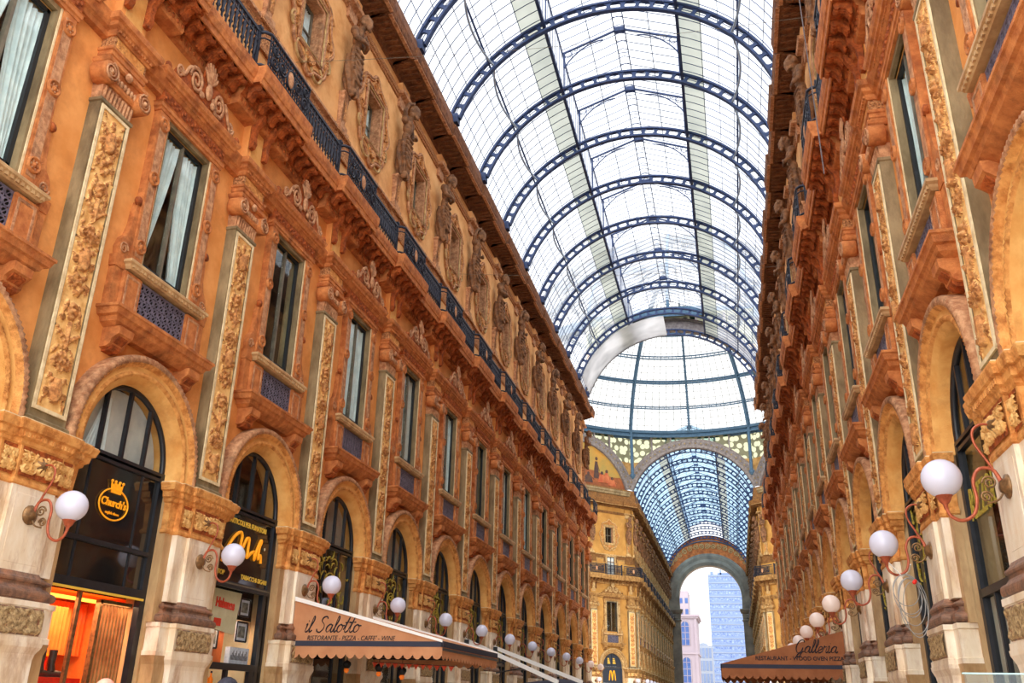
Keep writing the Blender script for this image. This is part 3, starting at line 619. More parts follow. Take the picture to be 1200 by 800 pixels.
def herm_joined(k, name):
    b = MB(); b.merge(k[0][4]); b.merge(k[2][4]); me = k[1][1]; f = MB()
    V = [v.co[:] for v in me.vertices]; f.add(V, [list(p.vertices) for p in me.polygons], 'statue_stone', True); b.merge(f); return b.mesh(name)
RZ = 15.53
def make_rail_plain():
    h = 1.16; w = .34; b = MB(); b.box(w - .04, w + .04, -h, h, RZ + 1.02, RZ + 1.1, 'iron_railing'); b.box(w - .03, w + .03, -h, h, RZ + .08, RZ + .14, 'iron_railing'); b.box(w - .02, w + .02, -h, h, RZ + .86, RZ + .9, 'iron_railing')
    c = MB()
    for k in range(13):
        t = -h + .09 + k * (2 * h - .18) / 12; c.lathe([(.025, .1), (.025, .3), (.06, .36), (.035, .42), (.055, .6), (.035, .7), (.065, .76), (.025, .82), (.025, 1.02)], (w, t, RZ), 'iron_railing', 6)
    for k in range(15):
        t = -h + .145 + k * (2 * h - .14) / 15; a = np.linspace(0, 2 * PI, 8)[:-1]; c.tube(np.stack([np.full(7, w), t + .05 * np.cos(a), RZ + .95 + .05 * np.sin(a)], -1), .014, 'iron_railing', 4, True)
    ps = []
    for t in (-h, h):
        p = MB(); p.rings([(RZ, w + .05, .05), (RZ + 1.1, w + .05, .05), (RZ + 1.14, w + .07, .07), (RZ + 1.2, w + .07, .07)], w - .05, 'iron_railing', t); ps.append(('post', p))
    return mk(('handrail', b), ('balusters', c), *ps)
def make_rail_bulge():
    h = 1.22; w = .58; b = MB()
    path = [(.36, -h), (.48, -h + .02), (w, -h + .14), (w, h - .14), (.48, h - .02), (.36, h)]
    for z, r in ((1.06, .045), (.1, .035), (.88, .022)): b.tube([(x, t, RZ + z) for x, t in path], r, 'iron_railing', 5)
    c = MB(); rg = np.random.default_rng(9)
    for k in range(19):
        t = -h + .16 + k * (2 * h - .32) / 18; c.bar((w, t, RZ + .1), (w, t, RZ + 1.04), .018, 'iron_railing')
    for i in range(18):
        for j in range(4):
            t = -h + .22 + i * (2 * h - .32) / 18; z = RZ + .24 + .2 * j
            if abs(t) < .2 and j in (1, 2): continue
            a = np.linspace(0, 2 * PI, 8)[:-1]; c.tube(np.stack([np.full(7, w + .01), t + .06 * np.cos(a), z + .085 * np.sin(a)], -1), .017, 'iron_railing', 4, True)
    for s in (1, -1):
        for (t, z, r) in ((.42, .55, .2), (.82, .4, .18), (.82, .75, .14)): c.spiral((w + .03, s * t, RZ + z), r, 1.8, .03, 'iron_railing', s, 0)
    d = MB(); d.ell((w + .03, 0, RZ + .54), (.05, .16, .24), 'terracotta_pale', 14, 8)
    a = np.linspace(0, 2 * PI, 17)[:-1]; d.tube(np.stack([np.full(16, w + .03), .18 * np.cos(a), RZ + .54 + .26 * np.sin(a)], -1), .03, 'iron_railing', 5, True)
    return mk(('handrail', b), ('scrollwork', c), ('medallion', d, 'pinkish oval medallion'))
# ------------------------------------------------------------------ walls with real openings
def wall_mesh(centres, t0, t1, wm='plaster', am='plaster_attic', boxm='room_and_shade_dark', special=()):
    b = MB(); W = -.24; hb = BAY / 2; r = 1.40; zs = 5.75; n = 20
    edges = sorted(centres); cuts = [t0] + [(a + c) / 2 for a, c in zip(edges, edges[1:])] + [t1]
    for i, c in enumerate(edges):
        l, h = cuts[i], cuts[i + 1]
        def q(a0, a1, z0, z1, m, w=W): b.quad((w, a0, z0), (w, a1, z0), (w, a1, z1), (w, a0, z1), m)
        q(l, c - r, 0, zs, 'marble_tan'); q(c + r, h, 0, zs, 'marble_tan')
        A = [(c + r * math.cos(PI * k / n), zs + r * math.sin(PI * k / n)) for k in range(n + 1)]
        for (ta, za), (tb, zb) in zip(A, A[1:]):
            e = h if (ta + tb) / 2 > c else l
            b.add([(W, ta, za), (W, e, za), (W, e, zb), (W, tb, zb)], [(0, 1, 2, 3)], wm)
        zt = zs + r; q(l, h, zt, 9.42, wm); q(l, c - .74, 9.42, 12.62, wm); q(c + .74, h, 9.42, 12.62, wm); q(l, h, 12.62, 15.0, wm)
        # arch reveal
        for s in (-1, 1): b.quad((W, c + s * r, 0), (W - .5, c + s * r, 0), (W - .5, c + s * r, zs), (W, c + s * r, zs), 'marble_tan')
        b.grid([[(W, t, z), (W - .5, t, z)] for t, z in A], 'arch_plaster')
        # window reveal and the room behind it
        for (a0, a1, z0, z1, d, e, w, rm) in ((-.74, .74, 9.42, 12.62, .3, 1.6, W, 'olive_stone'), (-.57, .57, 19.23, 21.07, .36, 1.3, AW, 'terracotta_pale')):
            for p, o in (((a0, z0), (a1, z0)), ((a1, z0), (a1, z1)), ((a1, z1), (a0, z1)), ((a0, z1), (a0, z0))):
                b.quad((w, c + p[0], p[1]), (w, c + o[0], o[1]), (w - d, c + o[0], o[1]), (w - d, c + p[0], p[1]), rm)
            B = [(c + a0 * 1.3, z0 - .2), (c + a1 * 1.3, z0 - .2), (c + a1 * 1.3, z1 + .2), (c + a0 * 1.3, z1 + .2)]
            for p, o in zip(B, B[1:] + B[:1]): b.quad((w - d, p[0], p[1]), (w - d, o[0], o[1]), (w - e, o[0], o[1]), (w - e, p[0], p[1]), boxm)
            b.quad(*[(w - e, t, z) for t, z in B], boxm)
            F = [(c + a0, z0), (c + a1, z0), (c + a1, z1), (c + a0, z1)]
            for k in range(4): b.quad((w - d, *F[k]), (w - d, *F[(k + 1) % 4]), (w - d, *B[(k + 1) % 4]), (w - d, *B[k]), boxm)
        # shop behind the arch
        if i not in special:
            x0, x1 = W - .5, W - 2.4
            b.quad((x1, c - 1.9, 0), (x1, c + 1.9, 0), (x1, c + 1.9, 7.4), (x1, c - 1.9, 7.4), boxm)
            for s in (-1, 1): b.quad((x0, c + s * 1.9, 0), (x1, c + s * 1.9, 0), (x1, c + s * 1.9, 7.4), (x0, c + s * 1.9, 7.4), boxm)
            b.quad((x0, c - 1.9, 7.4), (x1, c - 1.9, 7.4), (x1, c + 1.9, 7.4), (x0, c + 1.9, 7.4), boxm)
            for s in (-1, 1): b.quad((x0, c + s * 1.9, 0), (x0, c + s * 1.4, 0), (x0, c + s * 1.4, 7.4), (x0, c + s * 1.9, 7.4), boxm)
        # attic
        q(l, h, 15.0, 19.23, am, AW); q(l, c - .57, 19.23, 21.07, am, AW); q(c + .57, h, 19.23, 21.07, am, AW); q(l, h, 21.07, 25.6, am, AW)
    return b
def string_course(t0, t1):
    b = MB(); P = [(-.24, 13.02), (-.12, 13.04), (-.1, 13.14), (-.03, 13.18), (.02, 13.28), (.06, 13.38), (.06, 13.42), (-.24, 13.46)]
    b.extr(P, t0, t1, 'terracotta'); return b
def cornice(t0, t1, pil):
    b = MB()
    def seg(a, c, d):
        P1 = [(-.24, 13.98), (-.1 + d, 14.02), (-.06 + d, 14.08), (-.06 + d, 14.26)]
        P2 = [(-.06 + d, 14.26), (0 + d, 14.28), (.05 + d, 14.36), (.1 + d, 14.38), (.12 + d, 14.52), (.70 + d, 14.52)]
        P3 = [(.70 + d, 14.52), (.70 + d, 14.47), (.76 + d, 14.47), (.78 + d, 14.62), (.82 + d, 14.64), (.84 + d, 14.70), (.88 + d, 14.80), (.89 + d, 14.92), (.89 + d, 14.98), (-.5, 14.99)]
        U = lambda P: [(-.24 + (w + .24) * .63 if w > -.24 else w, z + .55) for w, z in P]
        P1, P2, P3 = U(P1), U(P2), U(P3)
        b.extr(P1, a, c, 'terracotta', False); b.extr(P2, a, c, 'terracotta_dark', False); b.extr(P3, a, c, 'terracotta', False)
        full = P1 + P2[1:] + P3[1:]; full = full + [(-.5, 14.53)]
        for t in (a, c): b.add([(w, t, z) for w, z in full], [tuple(range(len(full)))], 'terracotta')
        n = max(1, round((c - a) / .47)); st = (c - a) / n
        for k in range(n):
            t = a + (k + .5) * st
            M = U([(.1 + d, 14.52), (.1 + d, 14.22), (.16 + d, 14.2), (.22 + d, 14.26), (.3 + d, 14.36), (.44 + d, 14.40), (.54 + d, 14.36), (.62 + d, 14.38), (.66 + d, 14.44), (.66 + d, 14.52)])
            b.extr(M + M[:1], t - .11, t + .11, 'terracotta_dark'); b.extr([(w * 1.0, z - .02) for w, z in M + M[:1]], t - .05, t + .05, 'terracotta_dark')
            b.lathe([(.1, 0), (.09, -.03), (.04, -.02), (0, -.05)], (.16 + d * .63, t + st / 2, 15.07), 'terracotta_dark', 8)
        m = int((c - a) / .16)
        for k in range(m): b.ell((-.13 + d * .63, a + (k + .5) * (c - a) / m, 14.71), (.045, .05, .075), 'terracotta_dark', 6, 4)
        for k in range(0): b.box(-.127 + d * .63, -.1 + d * .63, a + (k + .2) * (c - a) / m, a + (k + .8) * (c - a) / m, 14.65, 14.77, 'terracotta_dark')
    cur = t0
    for p in sorted(pil):
        a, c = p - 1.26, p + 1.26
        if a > cur + .02: seg(cur, min(a, t1), 0)
        seg(max(a, t0), min(c, t1), .36); cur = c
    if cur < t1 - .02: seg(cur, t1, 0)
    return b
def attic_base(t0, t1, pil):
    b = MB(); b.extr([(-.24, 15.5), (AW + .16, 15.52), (AW + .16, 17.0), (AW + .2, 17.02)], t0, t1, 'plaster_attic', False)
    b.extr([(AW + .2, 17.02), (AW + .22, 17.1), (AW + .14, 17.12), (AW + .14, 17.78)], t0, t1, 'frieze_carving', False)
    b.extr([(AW + .14, 17.78), (AW + .24, 17.82), (AW + .24, 17.9), (AW, 17.96)], t0, t1, 'terracotta_pale', False)
    b.extr([(AW, 22.66), (AW + .06, 22.68), (AW + .06, 22.76), (AW + .1, 22.78), (AW + .12, 22.94), (AW, 22.98)], t0, t1, 'frieze_carving', False)
    return b
def roof_cornice(t0, t1, pil):
    b = MB(); U = lambda P: [(AW + (w - AW) * .74, z + .24 if z < 24.5 else z) for w, z in P]; cur = t0; pts = []
    for p in sorted(pil): pts += [(p - 1.2, p + 1.2)]
    def seg(a, c, d):
        b.extr(U([(AW, 23.22), (AW + .1, 23.25), (AW + .12, 23.36), (AW + .25, 23.42), (.60 + d, 23.46)]), a, c, 'soffit_brown', False)
        b.extr(U([(.60 + d, 23.46), (.60 + d, 23.40), (.74 + d, 23.40), (.76 + d, 23.52), (.80 + d, 23.56), (.84 + d, 23.76), (.86 + d, 23.80), (.86 + d, 23.9), (.5, 24.0), (.12, 25.7), (-.5, 25.75)]), a, c, 'soffit_brown', False)
        pl = U([(AW, 23.22), (.60 + d, 23.46), (.60 + d, 23.40), (.74 + d, 23.40), (.84 + d, 23.76), (.86 + d, 23.9), (.5, 24.0), (AW, 24.0)])
        for t in (a, c): b.add([(w, t, z) for w, z in pl], [tuple(range(len(pl)))], 'soffit_brown')
        b.box(.36 + d * .74, .49 + d * .74, a + .05, c - .05, 23.61, 23.64, 'terracotta_pale')
        m = max(1, int((c - a) / .3))
        for k in range(m): t = a + (k + .5) * (c - a) / m; b.box(AW + .15, .25 + d * .74, t - .05, t + .05, 23.62, 23.71, 'soffit_brown')
    for a, c in pts:
        a, c = max(a, t0), min(c, t1)
        if a > cur + .02: seg(cur, a, 0)
        if c > a: seg(a, c, .13)
        cur = c
    if cur < t1 - .02: seg(cur, t1, 0)
    return b
# ------------------------------------------------------------------ build kits
PIL = make_pilaster(); WINS = [make_window(v) for v in range(4)]; ARCH = make_arch().mesh('arch_moulding')
SHOPS = {k: mk(*make_shop('generic', bl)) for k, bl in (('grey', 'blind_grey'), ('aqua', 'blind_aqua'), ('dark', None))}
ATW = make_attic_window(); HERM = [make_herm(0), make_herm(1)]; RAILP = make_rail_plain(); RAILB = make_rail_bulge()
PIL1 = joined(PIL, 'pilaster'); WIN1 = joined(WINS[3], 'window'); SHOP1 = joined(SHOPS['dark'], 'shopfront'); ATW1 = joined([p_ for p_ in ATW if p_[0] != 'curtain'], 'attic_window'); HERM1 = herm_joined(HERM[0], 'statue')
RAILP1 = joined(RAILP, 'balcony_railing'); RAILB1 = joined(RAILB, 'balcony_railing')
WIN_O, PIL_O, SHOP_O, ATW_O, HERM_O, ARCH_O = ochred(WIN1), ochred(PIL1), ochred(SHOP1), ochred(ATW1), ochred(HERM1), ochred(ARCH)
WN = [0]; TN = [0]; DN = [0]
def wname(): WN[0] += 1; return 'window_%d' % WN[0]
def tname(): TN[0] += 1; return 'trim_%d' % TN[0]
def one(name, me, loc, rot, label, cat, group=None, kind=None): return tag(obj(name, me, None, loc, rot), label, cat, group, kind)
KEY = {'left': 'left', 'right': 'right'}
def nth(i): return ORD[i] if i >= 0 else 'nearest'
def facade(side, centres, pils, t_of, loc_of, rot, wallname, t0, t1, desc, detail, first_b=0, special=(), attic=True, base=(0, 0, 0)):
    """desc: words naming this facade; t_of maps a world station to local t; loc_of(station) -> world location"""
    tc = [t_of(c) for c in centres]; tp = [t_of(p) for p in pils]
    ordc = sorted(range(len(centres)), key=lambda i: tc[i]); spec = [ordc.index(i) for i in special]
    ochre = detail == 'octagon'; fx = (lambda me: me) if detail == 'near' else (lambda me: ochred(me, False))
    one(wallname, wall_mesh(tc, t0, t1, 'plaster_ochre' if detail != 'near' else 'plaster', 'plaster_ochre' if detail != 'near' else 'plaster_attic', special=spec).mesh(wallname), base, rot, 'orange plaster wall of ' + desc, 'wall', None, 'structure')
    one(tname(), fx(string_course(t0, t1).mesh('string_course')), base, rot, 'moulded string course on ' + desc, 'cornice', None, 'structure')
    one(tname(), fx(cornice(t0, t1, tp).mesh('main_cornice')), base, rot, 'bracketed main cornice on ' + desc, 'cornice', None, 'structure')
    one(tname(), fx(attic_base(t0, t1, tp).mesh('attic_band')), base, rot, 'carved attic bands on ' + desc, 'cornice', None, 'structure')
    one(tname(), fx(roof_cornice(t0, t1, tp).mesh('roof_cornice')), base, rot, 'brown stepped roof cornice on ' + desc, 'cornice', None, 'structure')
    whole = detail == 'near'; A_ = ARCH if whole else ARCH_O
    for i, p in enumerate(pils):
        w = nth(i) + (' from the near end of ' if whole else ' from the vault mouth on ' if ochre else ' from the dome along ') + desc
        G = 'carved pilasters of ' + desc
        if whole: inst(PIL, 'carved_pilaster', loc_of(p), rot, 'tall carved pilaster, ' + w, 'pilaster', G)
        else: one('carved_pilaster', PIL_O, loc_of(p), rot, 'tall carved pilaster, ' + w, 'pilaster', G)
        G = 'stone figures of ' + desc; hk = HERM[i % 2]
        if whole: inst(hk, 'herm_statue', loc_of(p), rot, 'stone herm statue, ' + w, 'statue', G)
        else: one('herm_statue', HERM_O, loc_of(p), rot, 'stone herm statue, ' + w, 'statue', G)
        G = 'railings on the main cornice of ' + desc
        if whole: inst(RAILB, 'balcony_railing', loc_of(p), rot, 'scrollwork railing with medallion, ' + w, 'railing', G)
        else: one('balcony_railing', RAILB1, loc_of(p), rot, 'scrollwork railing with medallion, ' + w, 'railing', G)
    for i, c in enumerate(centres):
        w = nth(i) + (' from the near end of ' if whole else ' from the vault mouth on ' if ochre else ' from the dome along ') + desc
        v = [1, 0, 0, 3, 1, 2, 1, 3, 2, 1, 3, 2, 3, 1][i % 14]
        G = 'main floor windows of ' + desc
        if whole: inst(WINS[v], wname(), loc_of(c), rot, 'crested main floor window, ' + w, 'window', G, 'structure')
        else: one(wname(), WIN_O, loc_of(c), rot, 'crested main floor window, ' + w, 'window', G, 'structure')
        one(tname(), A_, loc_of(c), rot, 'round arch moulding, ' + w, 'arch', 'arch mouldings of ' + desc, 'structure')
        G = 'small attic windows of ' + desc
        if whole: inst(ATW, wname(), loc_of(c), rot, 'small attic window, ' + w, 'window', G, 'structure')
        else: one(wname(), ATW_O, loc_of(c), rot, 'small attic window, ' + w, 'window', G, 'structure')
        G = 'railings on the main cornice of ' + desc
        if whole: inst(RAILP, 'balcony_railing', loc_of(c), rot, 'plain balustered railing section, ' + w, 'railing', G)
        else: one('balcony_railing', RAILP1, loc_of(c), rot, 'plain balustered railing section, ' + w, 'railing', G)
        if i in special: continue
        sk = 'dark' if side == 'right' else ['grey', 'grey', 'grey', 'aqua', 'grey', 'grey', 'dark', 'grey', 'dark', 'grey', 'dark', 'grey', 'dark', 'dark'][i % 14]
        G = 'arched shopfronts of ' + desc
        if whole: inst(SHOPS[sk], 'arched_shopfront', loc_of(c), rot, 'black arched shopfront, ' + w, 'shopfront', G)
        else: one('arched_shopfront', SHOP_O, loc_of(c), rot, 'black arched shopfront, ' + w, 'shopfront', G)
pils = [Y0 + BAY * k for k in range(-2, 13)]; cents = [Y0 + BAY * (k + .5) for k in range(-2, 12)]
# in these lists: centre 2 is the shop with the round gold emblem, centre 3 the shop with the gold script
facade('left', cents, pils, lambda y: y, lambda y: (-HW, y, 0), 0.0, 'wall_left', pils[0] - .3, YOCT, 'the left near facade', 'near', special=(2, 3), base=(-HW, 0, 0))
facade('right', cents, pils, lambda y: -y, lambda y: (HW, y, 0), PI, 'wall_right', -YOCT, -pils[0] + .3, 'the right near facade', 'near', special=(2,), base=(HW, 0, 0))
fp = [107.5 + 4.65 * k for k in range(14)]; fc = [107.5 + 4.65 * (k + .5) for k in range(13)]
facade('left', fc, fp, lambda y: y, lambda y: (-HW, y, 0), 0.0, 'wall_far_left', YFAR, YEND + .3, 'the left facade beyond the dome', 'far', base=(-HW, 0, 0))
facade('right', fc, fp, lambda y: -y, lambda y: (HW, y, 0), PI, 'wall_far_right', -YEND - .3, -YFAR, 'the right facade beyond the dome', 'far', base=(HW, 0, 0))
q2 = math.sqrt(.5)
for sx, rot, nm, desc in ((-1, -PI / 4, 'wall_octagon_left', 'the left octagon wall'), (1, -3 * PI / 4, 'wall_octagon_right', 'the right octagon wall')):
    lf = lambda s, sx=sx: (sx * HW + sx * s * q2, YFAR - s * q2, 0)
    sg = -1 if sx < 0 else 1
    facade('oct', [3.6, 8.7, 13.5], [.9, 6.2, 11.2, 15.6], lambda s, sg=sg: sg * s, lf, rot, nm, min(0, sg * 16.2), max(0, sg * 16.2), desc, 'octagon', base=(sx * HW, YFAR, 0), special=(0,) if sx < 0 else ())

# balcony door above the cornice of the left octagon wall
b_ = MB(); w_ = AW + .12
for s_ in (1, -1): b_.box(w_, w_ + .14, s_ * .62 - .1, s_ * .62 + .1, 15.54, 17.7, 'ochre_pale'); b_.box(w_, w_ + .1, s_ * 1.5 - .55, s_ * 1.5 + .55, 16.0, 17.4, 'ochre_trim'); b_.box(w_ + .1, w_ + .12, s_ * 1.5 - .4, s_ * 1.5 + .4, 16.15, 17.25, 'plaster_ochre')
b_.box(w_, w_ + .18, -.8, .8, 17.6, 17.8, 'ochre_pale')
g_ = MB(); g_.box(w_ + .04, w_ + .07, -.52, .52, 15.54, 17.6, 'blind_grey'); f_ = MB()
for t_ in (-.5, 0, .5): f_.box(w_ + .06, w_ + .1, t_ - .04, t_ + .04, 15.54, 17.6, 'iron_railing')
for z_ in (16.2, 16.9, 17.55): f_.box(w_ + .06, w_ + .1, -.5, .5, z_ - .03, z_ + .03, 'iron_railing')
inst(mk(('surround', b_), ('pane', g_), ('sash', f_)), 'door_1', (-HW - 3.6 * q2, YFAR - 3.6 * q2, 0), -PI / 4, 'small pale balcony door behind the railing of the left octagon wall', 'door', None, 'structure')
# ------------------------------------------------------------------ glass vaults
ZC = 23.31; RV = 7.54; TH = math.asin(7.14 / 7.54); TL = math.asin(2.95 / RV); TS = math.asin(3.95 / RV)
def ap(R, th, y): return (R * math.sin(th), y, ZC + R * math.cos(th))
def rib_mb(m='roof_iron'):
    b = MB(); th = np.linspace(-TH, TH, 49)
    for R, r in ((RV - .02, .062), (RV - .46, .062)):
        b.grid([[ap(R - r, t, -.11), ap(R - r, t, .11), ap(R + r * .6, t, .11), ap(R + r * .6, t, -.11)] for t in th], m, cv=True, smooth=False)
    n = 28
    for k in range(n + 1):
        t = -TH + 2 * TH * k / n; P = []
        for R, hw in ((RV - .46, .034), (RV - .41, .022), (RV - .34, .012), (RV - .25, .010), (RV - .16, .012), (RV - .09, .022), (RV - .04, .034)):
            P.append([ap(R, t - hw, -.05), ap(R, t + hw, -.05), ap(R, t + hw, .05), ap(R, t - hw, .05)])
        b.grid(P, m, cv=True, smooth=False)
    for s in (1, -1):
        x, _, z = ap(RV - .2, s * TH, 0); b.box(x - .22, x + .22, -.2, .2, z - .35, z + .1, m)
    return b
def truss_mb(m='roof_iron'):
    b = MB(); zt, ze, xr = 33.55, 32.45, 2.95
    for s in (1, -1):
        b.bar((s * xr, 0, ze), (0, 0, zt), .06, m); b.bar((s * (xr - .1), 0, ze - .9), (s * (xr - .1), 0, ze), .07, m)
        a = np.linspace(0, 1, 12); b.tube([(s * (xr - .1 - 2.0 * q), 0, ze - .9 + 1.45 * math.sin(q * PI / 2) ** .8) for q in a], .035, m, 5)
        for q in (.25, .5, .75):
            x = xr - .1 - 1.6 * q; zb = ze - .9 + 1.45 * math.sin(q * .8 * PI / 2) ** .8; zz = ze + (xr - x) / xr * (zt - ze); b.bar((s * x, 0, zb), (s * x, 0, zz), .02, m)
            t = np.linspace(0, 2 * PI, 9)[:-1]; rr = (zz - zb) * .36; b.tube([(s * (x + .2) + rr * math.cos(k), 0, (zb + zz) / 2 + rr * math.sin(k)) for k in t], .022, m, 4, True)
        b.bar((s * (xr - .1), 0, ze), (s * (xr - .1), 0, 30.0), .035, m)
    b.box(-.28, .28, -.12, .12, zt - .2, zt + .06, m)
    return b
RIB = rib_mb().mesh('rib'); TRUSS = truss_mb().mesh('lantern_truss')
def vault(name, y0, y1, ribs, gm, label, bars_r=.022, step=.605, bm_='roof_iron', strips=True):
    root = tag(bpy.data.objects.new(name, None), label, 'ceiling', None, 'structure'); COL.objects.link(root)
    g = MB(); Y = [y0, y1]
    for s in (1, -1):
        g.grid([[ap(RV + .06, s * t, y) for y in Y] for t in np.linspace(TS, TH, 25)], gm)
        g.quad((s * 2.95, y0, 30.25), (s * 2.95, y1, 30.25), (s * 2.95, y1, 32.5), (s * 2.95, y0, 32.5), gm)
        g.quad((s * 3.05, y0, 32.45), (s * 3.05, y1, 32.45), (0, y1, 33.68), (0, y0, 33.68), gm)
    obj('glazing', g, root)
    st = MB()
    for s in (1, -1): st.grid([[ap(RV + .06, s * t, y) for y in Y] for t in np.linspace(TL, TS, 6)], 'frosted_strip')
    tag(obj('frosted_strip', st, root), 'grey frosted glass strips beside the lantern')
    b = MB(); ys = np.arange(y0, y1 + .01, step)
    for y in ys:
        for s in (1, -1):
            b.tube([ap(RV + .02, s * t, y) for t in np.linspace(TL, TH, 13)], bars_r, bm_, 3)
            b.tube([(s * 2.98, y, 32.45), (0, y, 33.6)], bars_r, bm_, 3); b.tube([(s * 2.95, y, 30.25), (s * 2.95, y, 32.45)], bars_r, bm_, 3)
    obj('glazing_bars', b, root)
    p = MB()
    for s in (1, -1):
        for t in np.linspace(TS, TH, 7)[1:-1]: p.tube([ap(RV + .01, s * t, y0), ap(RV + .01, s * t, y1)], .018, bm_, 4)
        p.box(s * 2.95 - .07, s * 2.95 + .07, y0, y1, 30.1, 30.3, bm_); p.box(s * 2.95 - .045, s * 2.95 + .045, y0, y1, 32.4, 32.5, bm_)
        p.tube([(s * .26, y0, 33.45), (s * .26, y1, 33.45)], .035, bm_, 4); p.tube([(s * 1.5, y0, 33.0), (s * 1.5, y1, 33.0)], .025, bm_, 4)
        p.tube([ap(RV - .02, s * TS, y0), ap(RV - .02, s * TS, y1)], .02, bm_, 4)
    n = int((y1 - y0) / .9)
    for k in range(n): y = y0 + (k + .5) * (y1 - y0) / n; p.bar((-.26, y, 33.45), (.26, y, 33.45), .018, bm_)
    obj('lantern_beams', p, root)
    tp = math.asin(5.5 / RV); pu = MB()
    for s in (1, -1):
        pu.tube([ap(RV - .05, s * tp, y0), ap(RV - .05, s * tp, y1)], .05, bm_, 5)
        for a, c in zip(ribs, ribs[1:]):
            q = np.linspace(0, 1, 11); pu.tube([ap(RV - .1 - .34 * (2 * abs(x - .5)) ** 2, s * (tp + .03 * (1 - 4 * (x - .5) ** 2)), a + (c - a) * x) for x in q], .055, 'roof_iron_pale', 5)
    obj('bowed_purlin', pu, root)
    for y in ribs: obj('arched_rib', RIB, root, (0, y, 0)); obj('lantern_truss', TRUSS, root, (0, y, 0))
    return root
VR = vault('ceiling', 1.5, 69.9, [Y0 + .35 + BAY * k for k in range(-2, 12)], 'roof_glass', 'iron and glass barrel vault over the near arcade')
obj('arched_rib', RIB, VR, (0, 69.7, 0)); sh = MB(); sh.grid([[ap(RV - .5 - .03 * (k % 2), t, y) for k, y in enumerate(np.linspace(65.6, 69.8, 6))] for t in np.linspace(-TH, -.02, 40)], 'canvas_sheet')
tag(obj('white_dust_sheet', sh, None), 'white canvas sheet hung under the left half of the vault end by the dome', 'sheet')
vault('ceiling_far', YFAR - .2, YEND - .2, [YFAR + .4 + 4.65 * k for k in range(14)], 'roof_glass_blue', 'pale blue iron and glass vault beyond the dome', .022, 1.21)
# ------------------------------------------------------------------ arches round the octagon
def arch_band(hw=7.1, over=.98, m='rosette_grey'):
    b = MB(); th = np.linspace(-TH, TH, 61); P = []
    for t in th:
        row = [(-.6, RV - .1), (-.02, RV - .1), (.02, RV - .02), (.0, RV + .06), (.0, RV + over - .16), (.06, RV + over - .1), (.08, RV + over), (-.6, RV + over)]
        P.append([(w, R * math.sin(t), ZC + R * math.cos(t)) for w, R in row])
    b.grid(P, m, smooth=False)
    n = 31
    for k in range(n):
        t = -TH + 2 * TH * (k + .5) / n; R = RV + over / 2 - .04; c = (0.0, R * math.sin(t), ZC + R * math.cos(t))
        b.lathe([(.25, 0), (.24, .04), (.2, .05), (.17, .02)], c, m, 14, (1, 0, 0)); b.lathe([(.11, 0), (.1, .05), (0, .08)], c, 'olive_stone', 10, (1, 0, 0))
    return b
def spandrel(hw):
    s_ = MB(); g = MB(); ZT = 32.4; n = 40; R = RV + .95
    for sg in (1, -1):
        A = []
        for k in range(n + 1):
            t = TH * k / n; x = R * math.sin(t); z = ZC + R * math.cos(t)
            if x <= hw: A.append((sg * x, z))
        A.append((sg * hw, ZC + math.sqrt(R * R - hw * hw)))
        for (xa, za), (xb, zb) in zip(A, A[1:]):
            zm = max(29.0, max(za, zb)); zq = lambda z: max(z, 29.2)
            if za < 29.2 or zb < 29.2: g.quad((-.2, xa, za), (-.2, xb, zb), (-.2, xb, zq(zb)), (-.2, xa, zq(za)), 'spandrel_gold')
            s_.quad((-.22, xa, zq(za)), (-.22, xb, zq(zb)), (-.22, xb, ZT), (-.22, xa, ZT), 'pierced_screen')
    for x in (-4.6, -2.3, 2.3, 4.6): g.box(-.24, .02, x - .09, x + .09, 31.5 if abs(x) < 4 else 29.9, 32.2, 'rosette_grey')
    return s_, g
sp_s, sp_g = spandrel(6.96)
ss2, sg2 = spandrel(8.1)
SPM = {0: (sp_s.mesh('pierced_screen'), sp_g.mesh('gold_spandrel')), 1: (ss2.mesh('pierced_screen'), sg2.mesh('gold_spandrel'))}; ab_m = arch_band().mesh('rosette_arch')
def oct_side(loc, rot, label, wide=0):
    sp_m, sg_m = SPM[wide]
    r = tag(bpy.data.objects.new('rosette_arch', None), label, 'arch'); COL.objects.link(r); r.location = loc; r.rotation_euler = (0, 0, rot)
    tag(obj('arch_band', ab_m, r), 'grey arch band with round rosettes'); tag(obj('pierced_screen', sp_m, r), 'screen pierced with round glass holes'); obj('spandrel', sg_m, r); return r
oct_side((0, YFAR - .3, 0), -PI / 2, 'grey rosette arch framing the mouth of the far glass vault')
oct_side((0, YOCT, 0), PI / 2, 'rosette arch on the octagon side of the near vault')
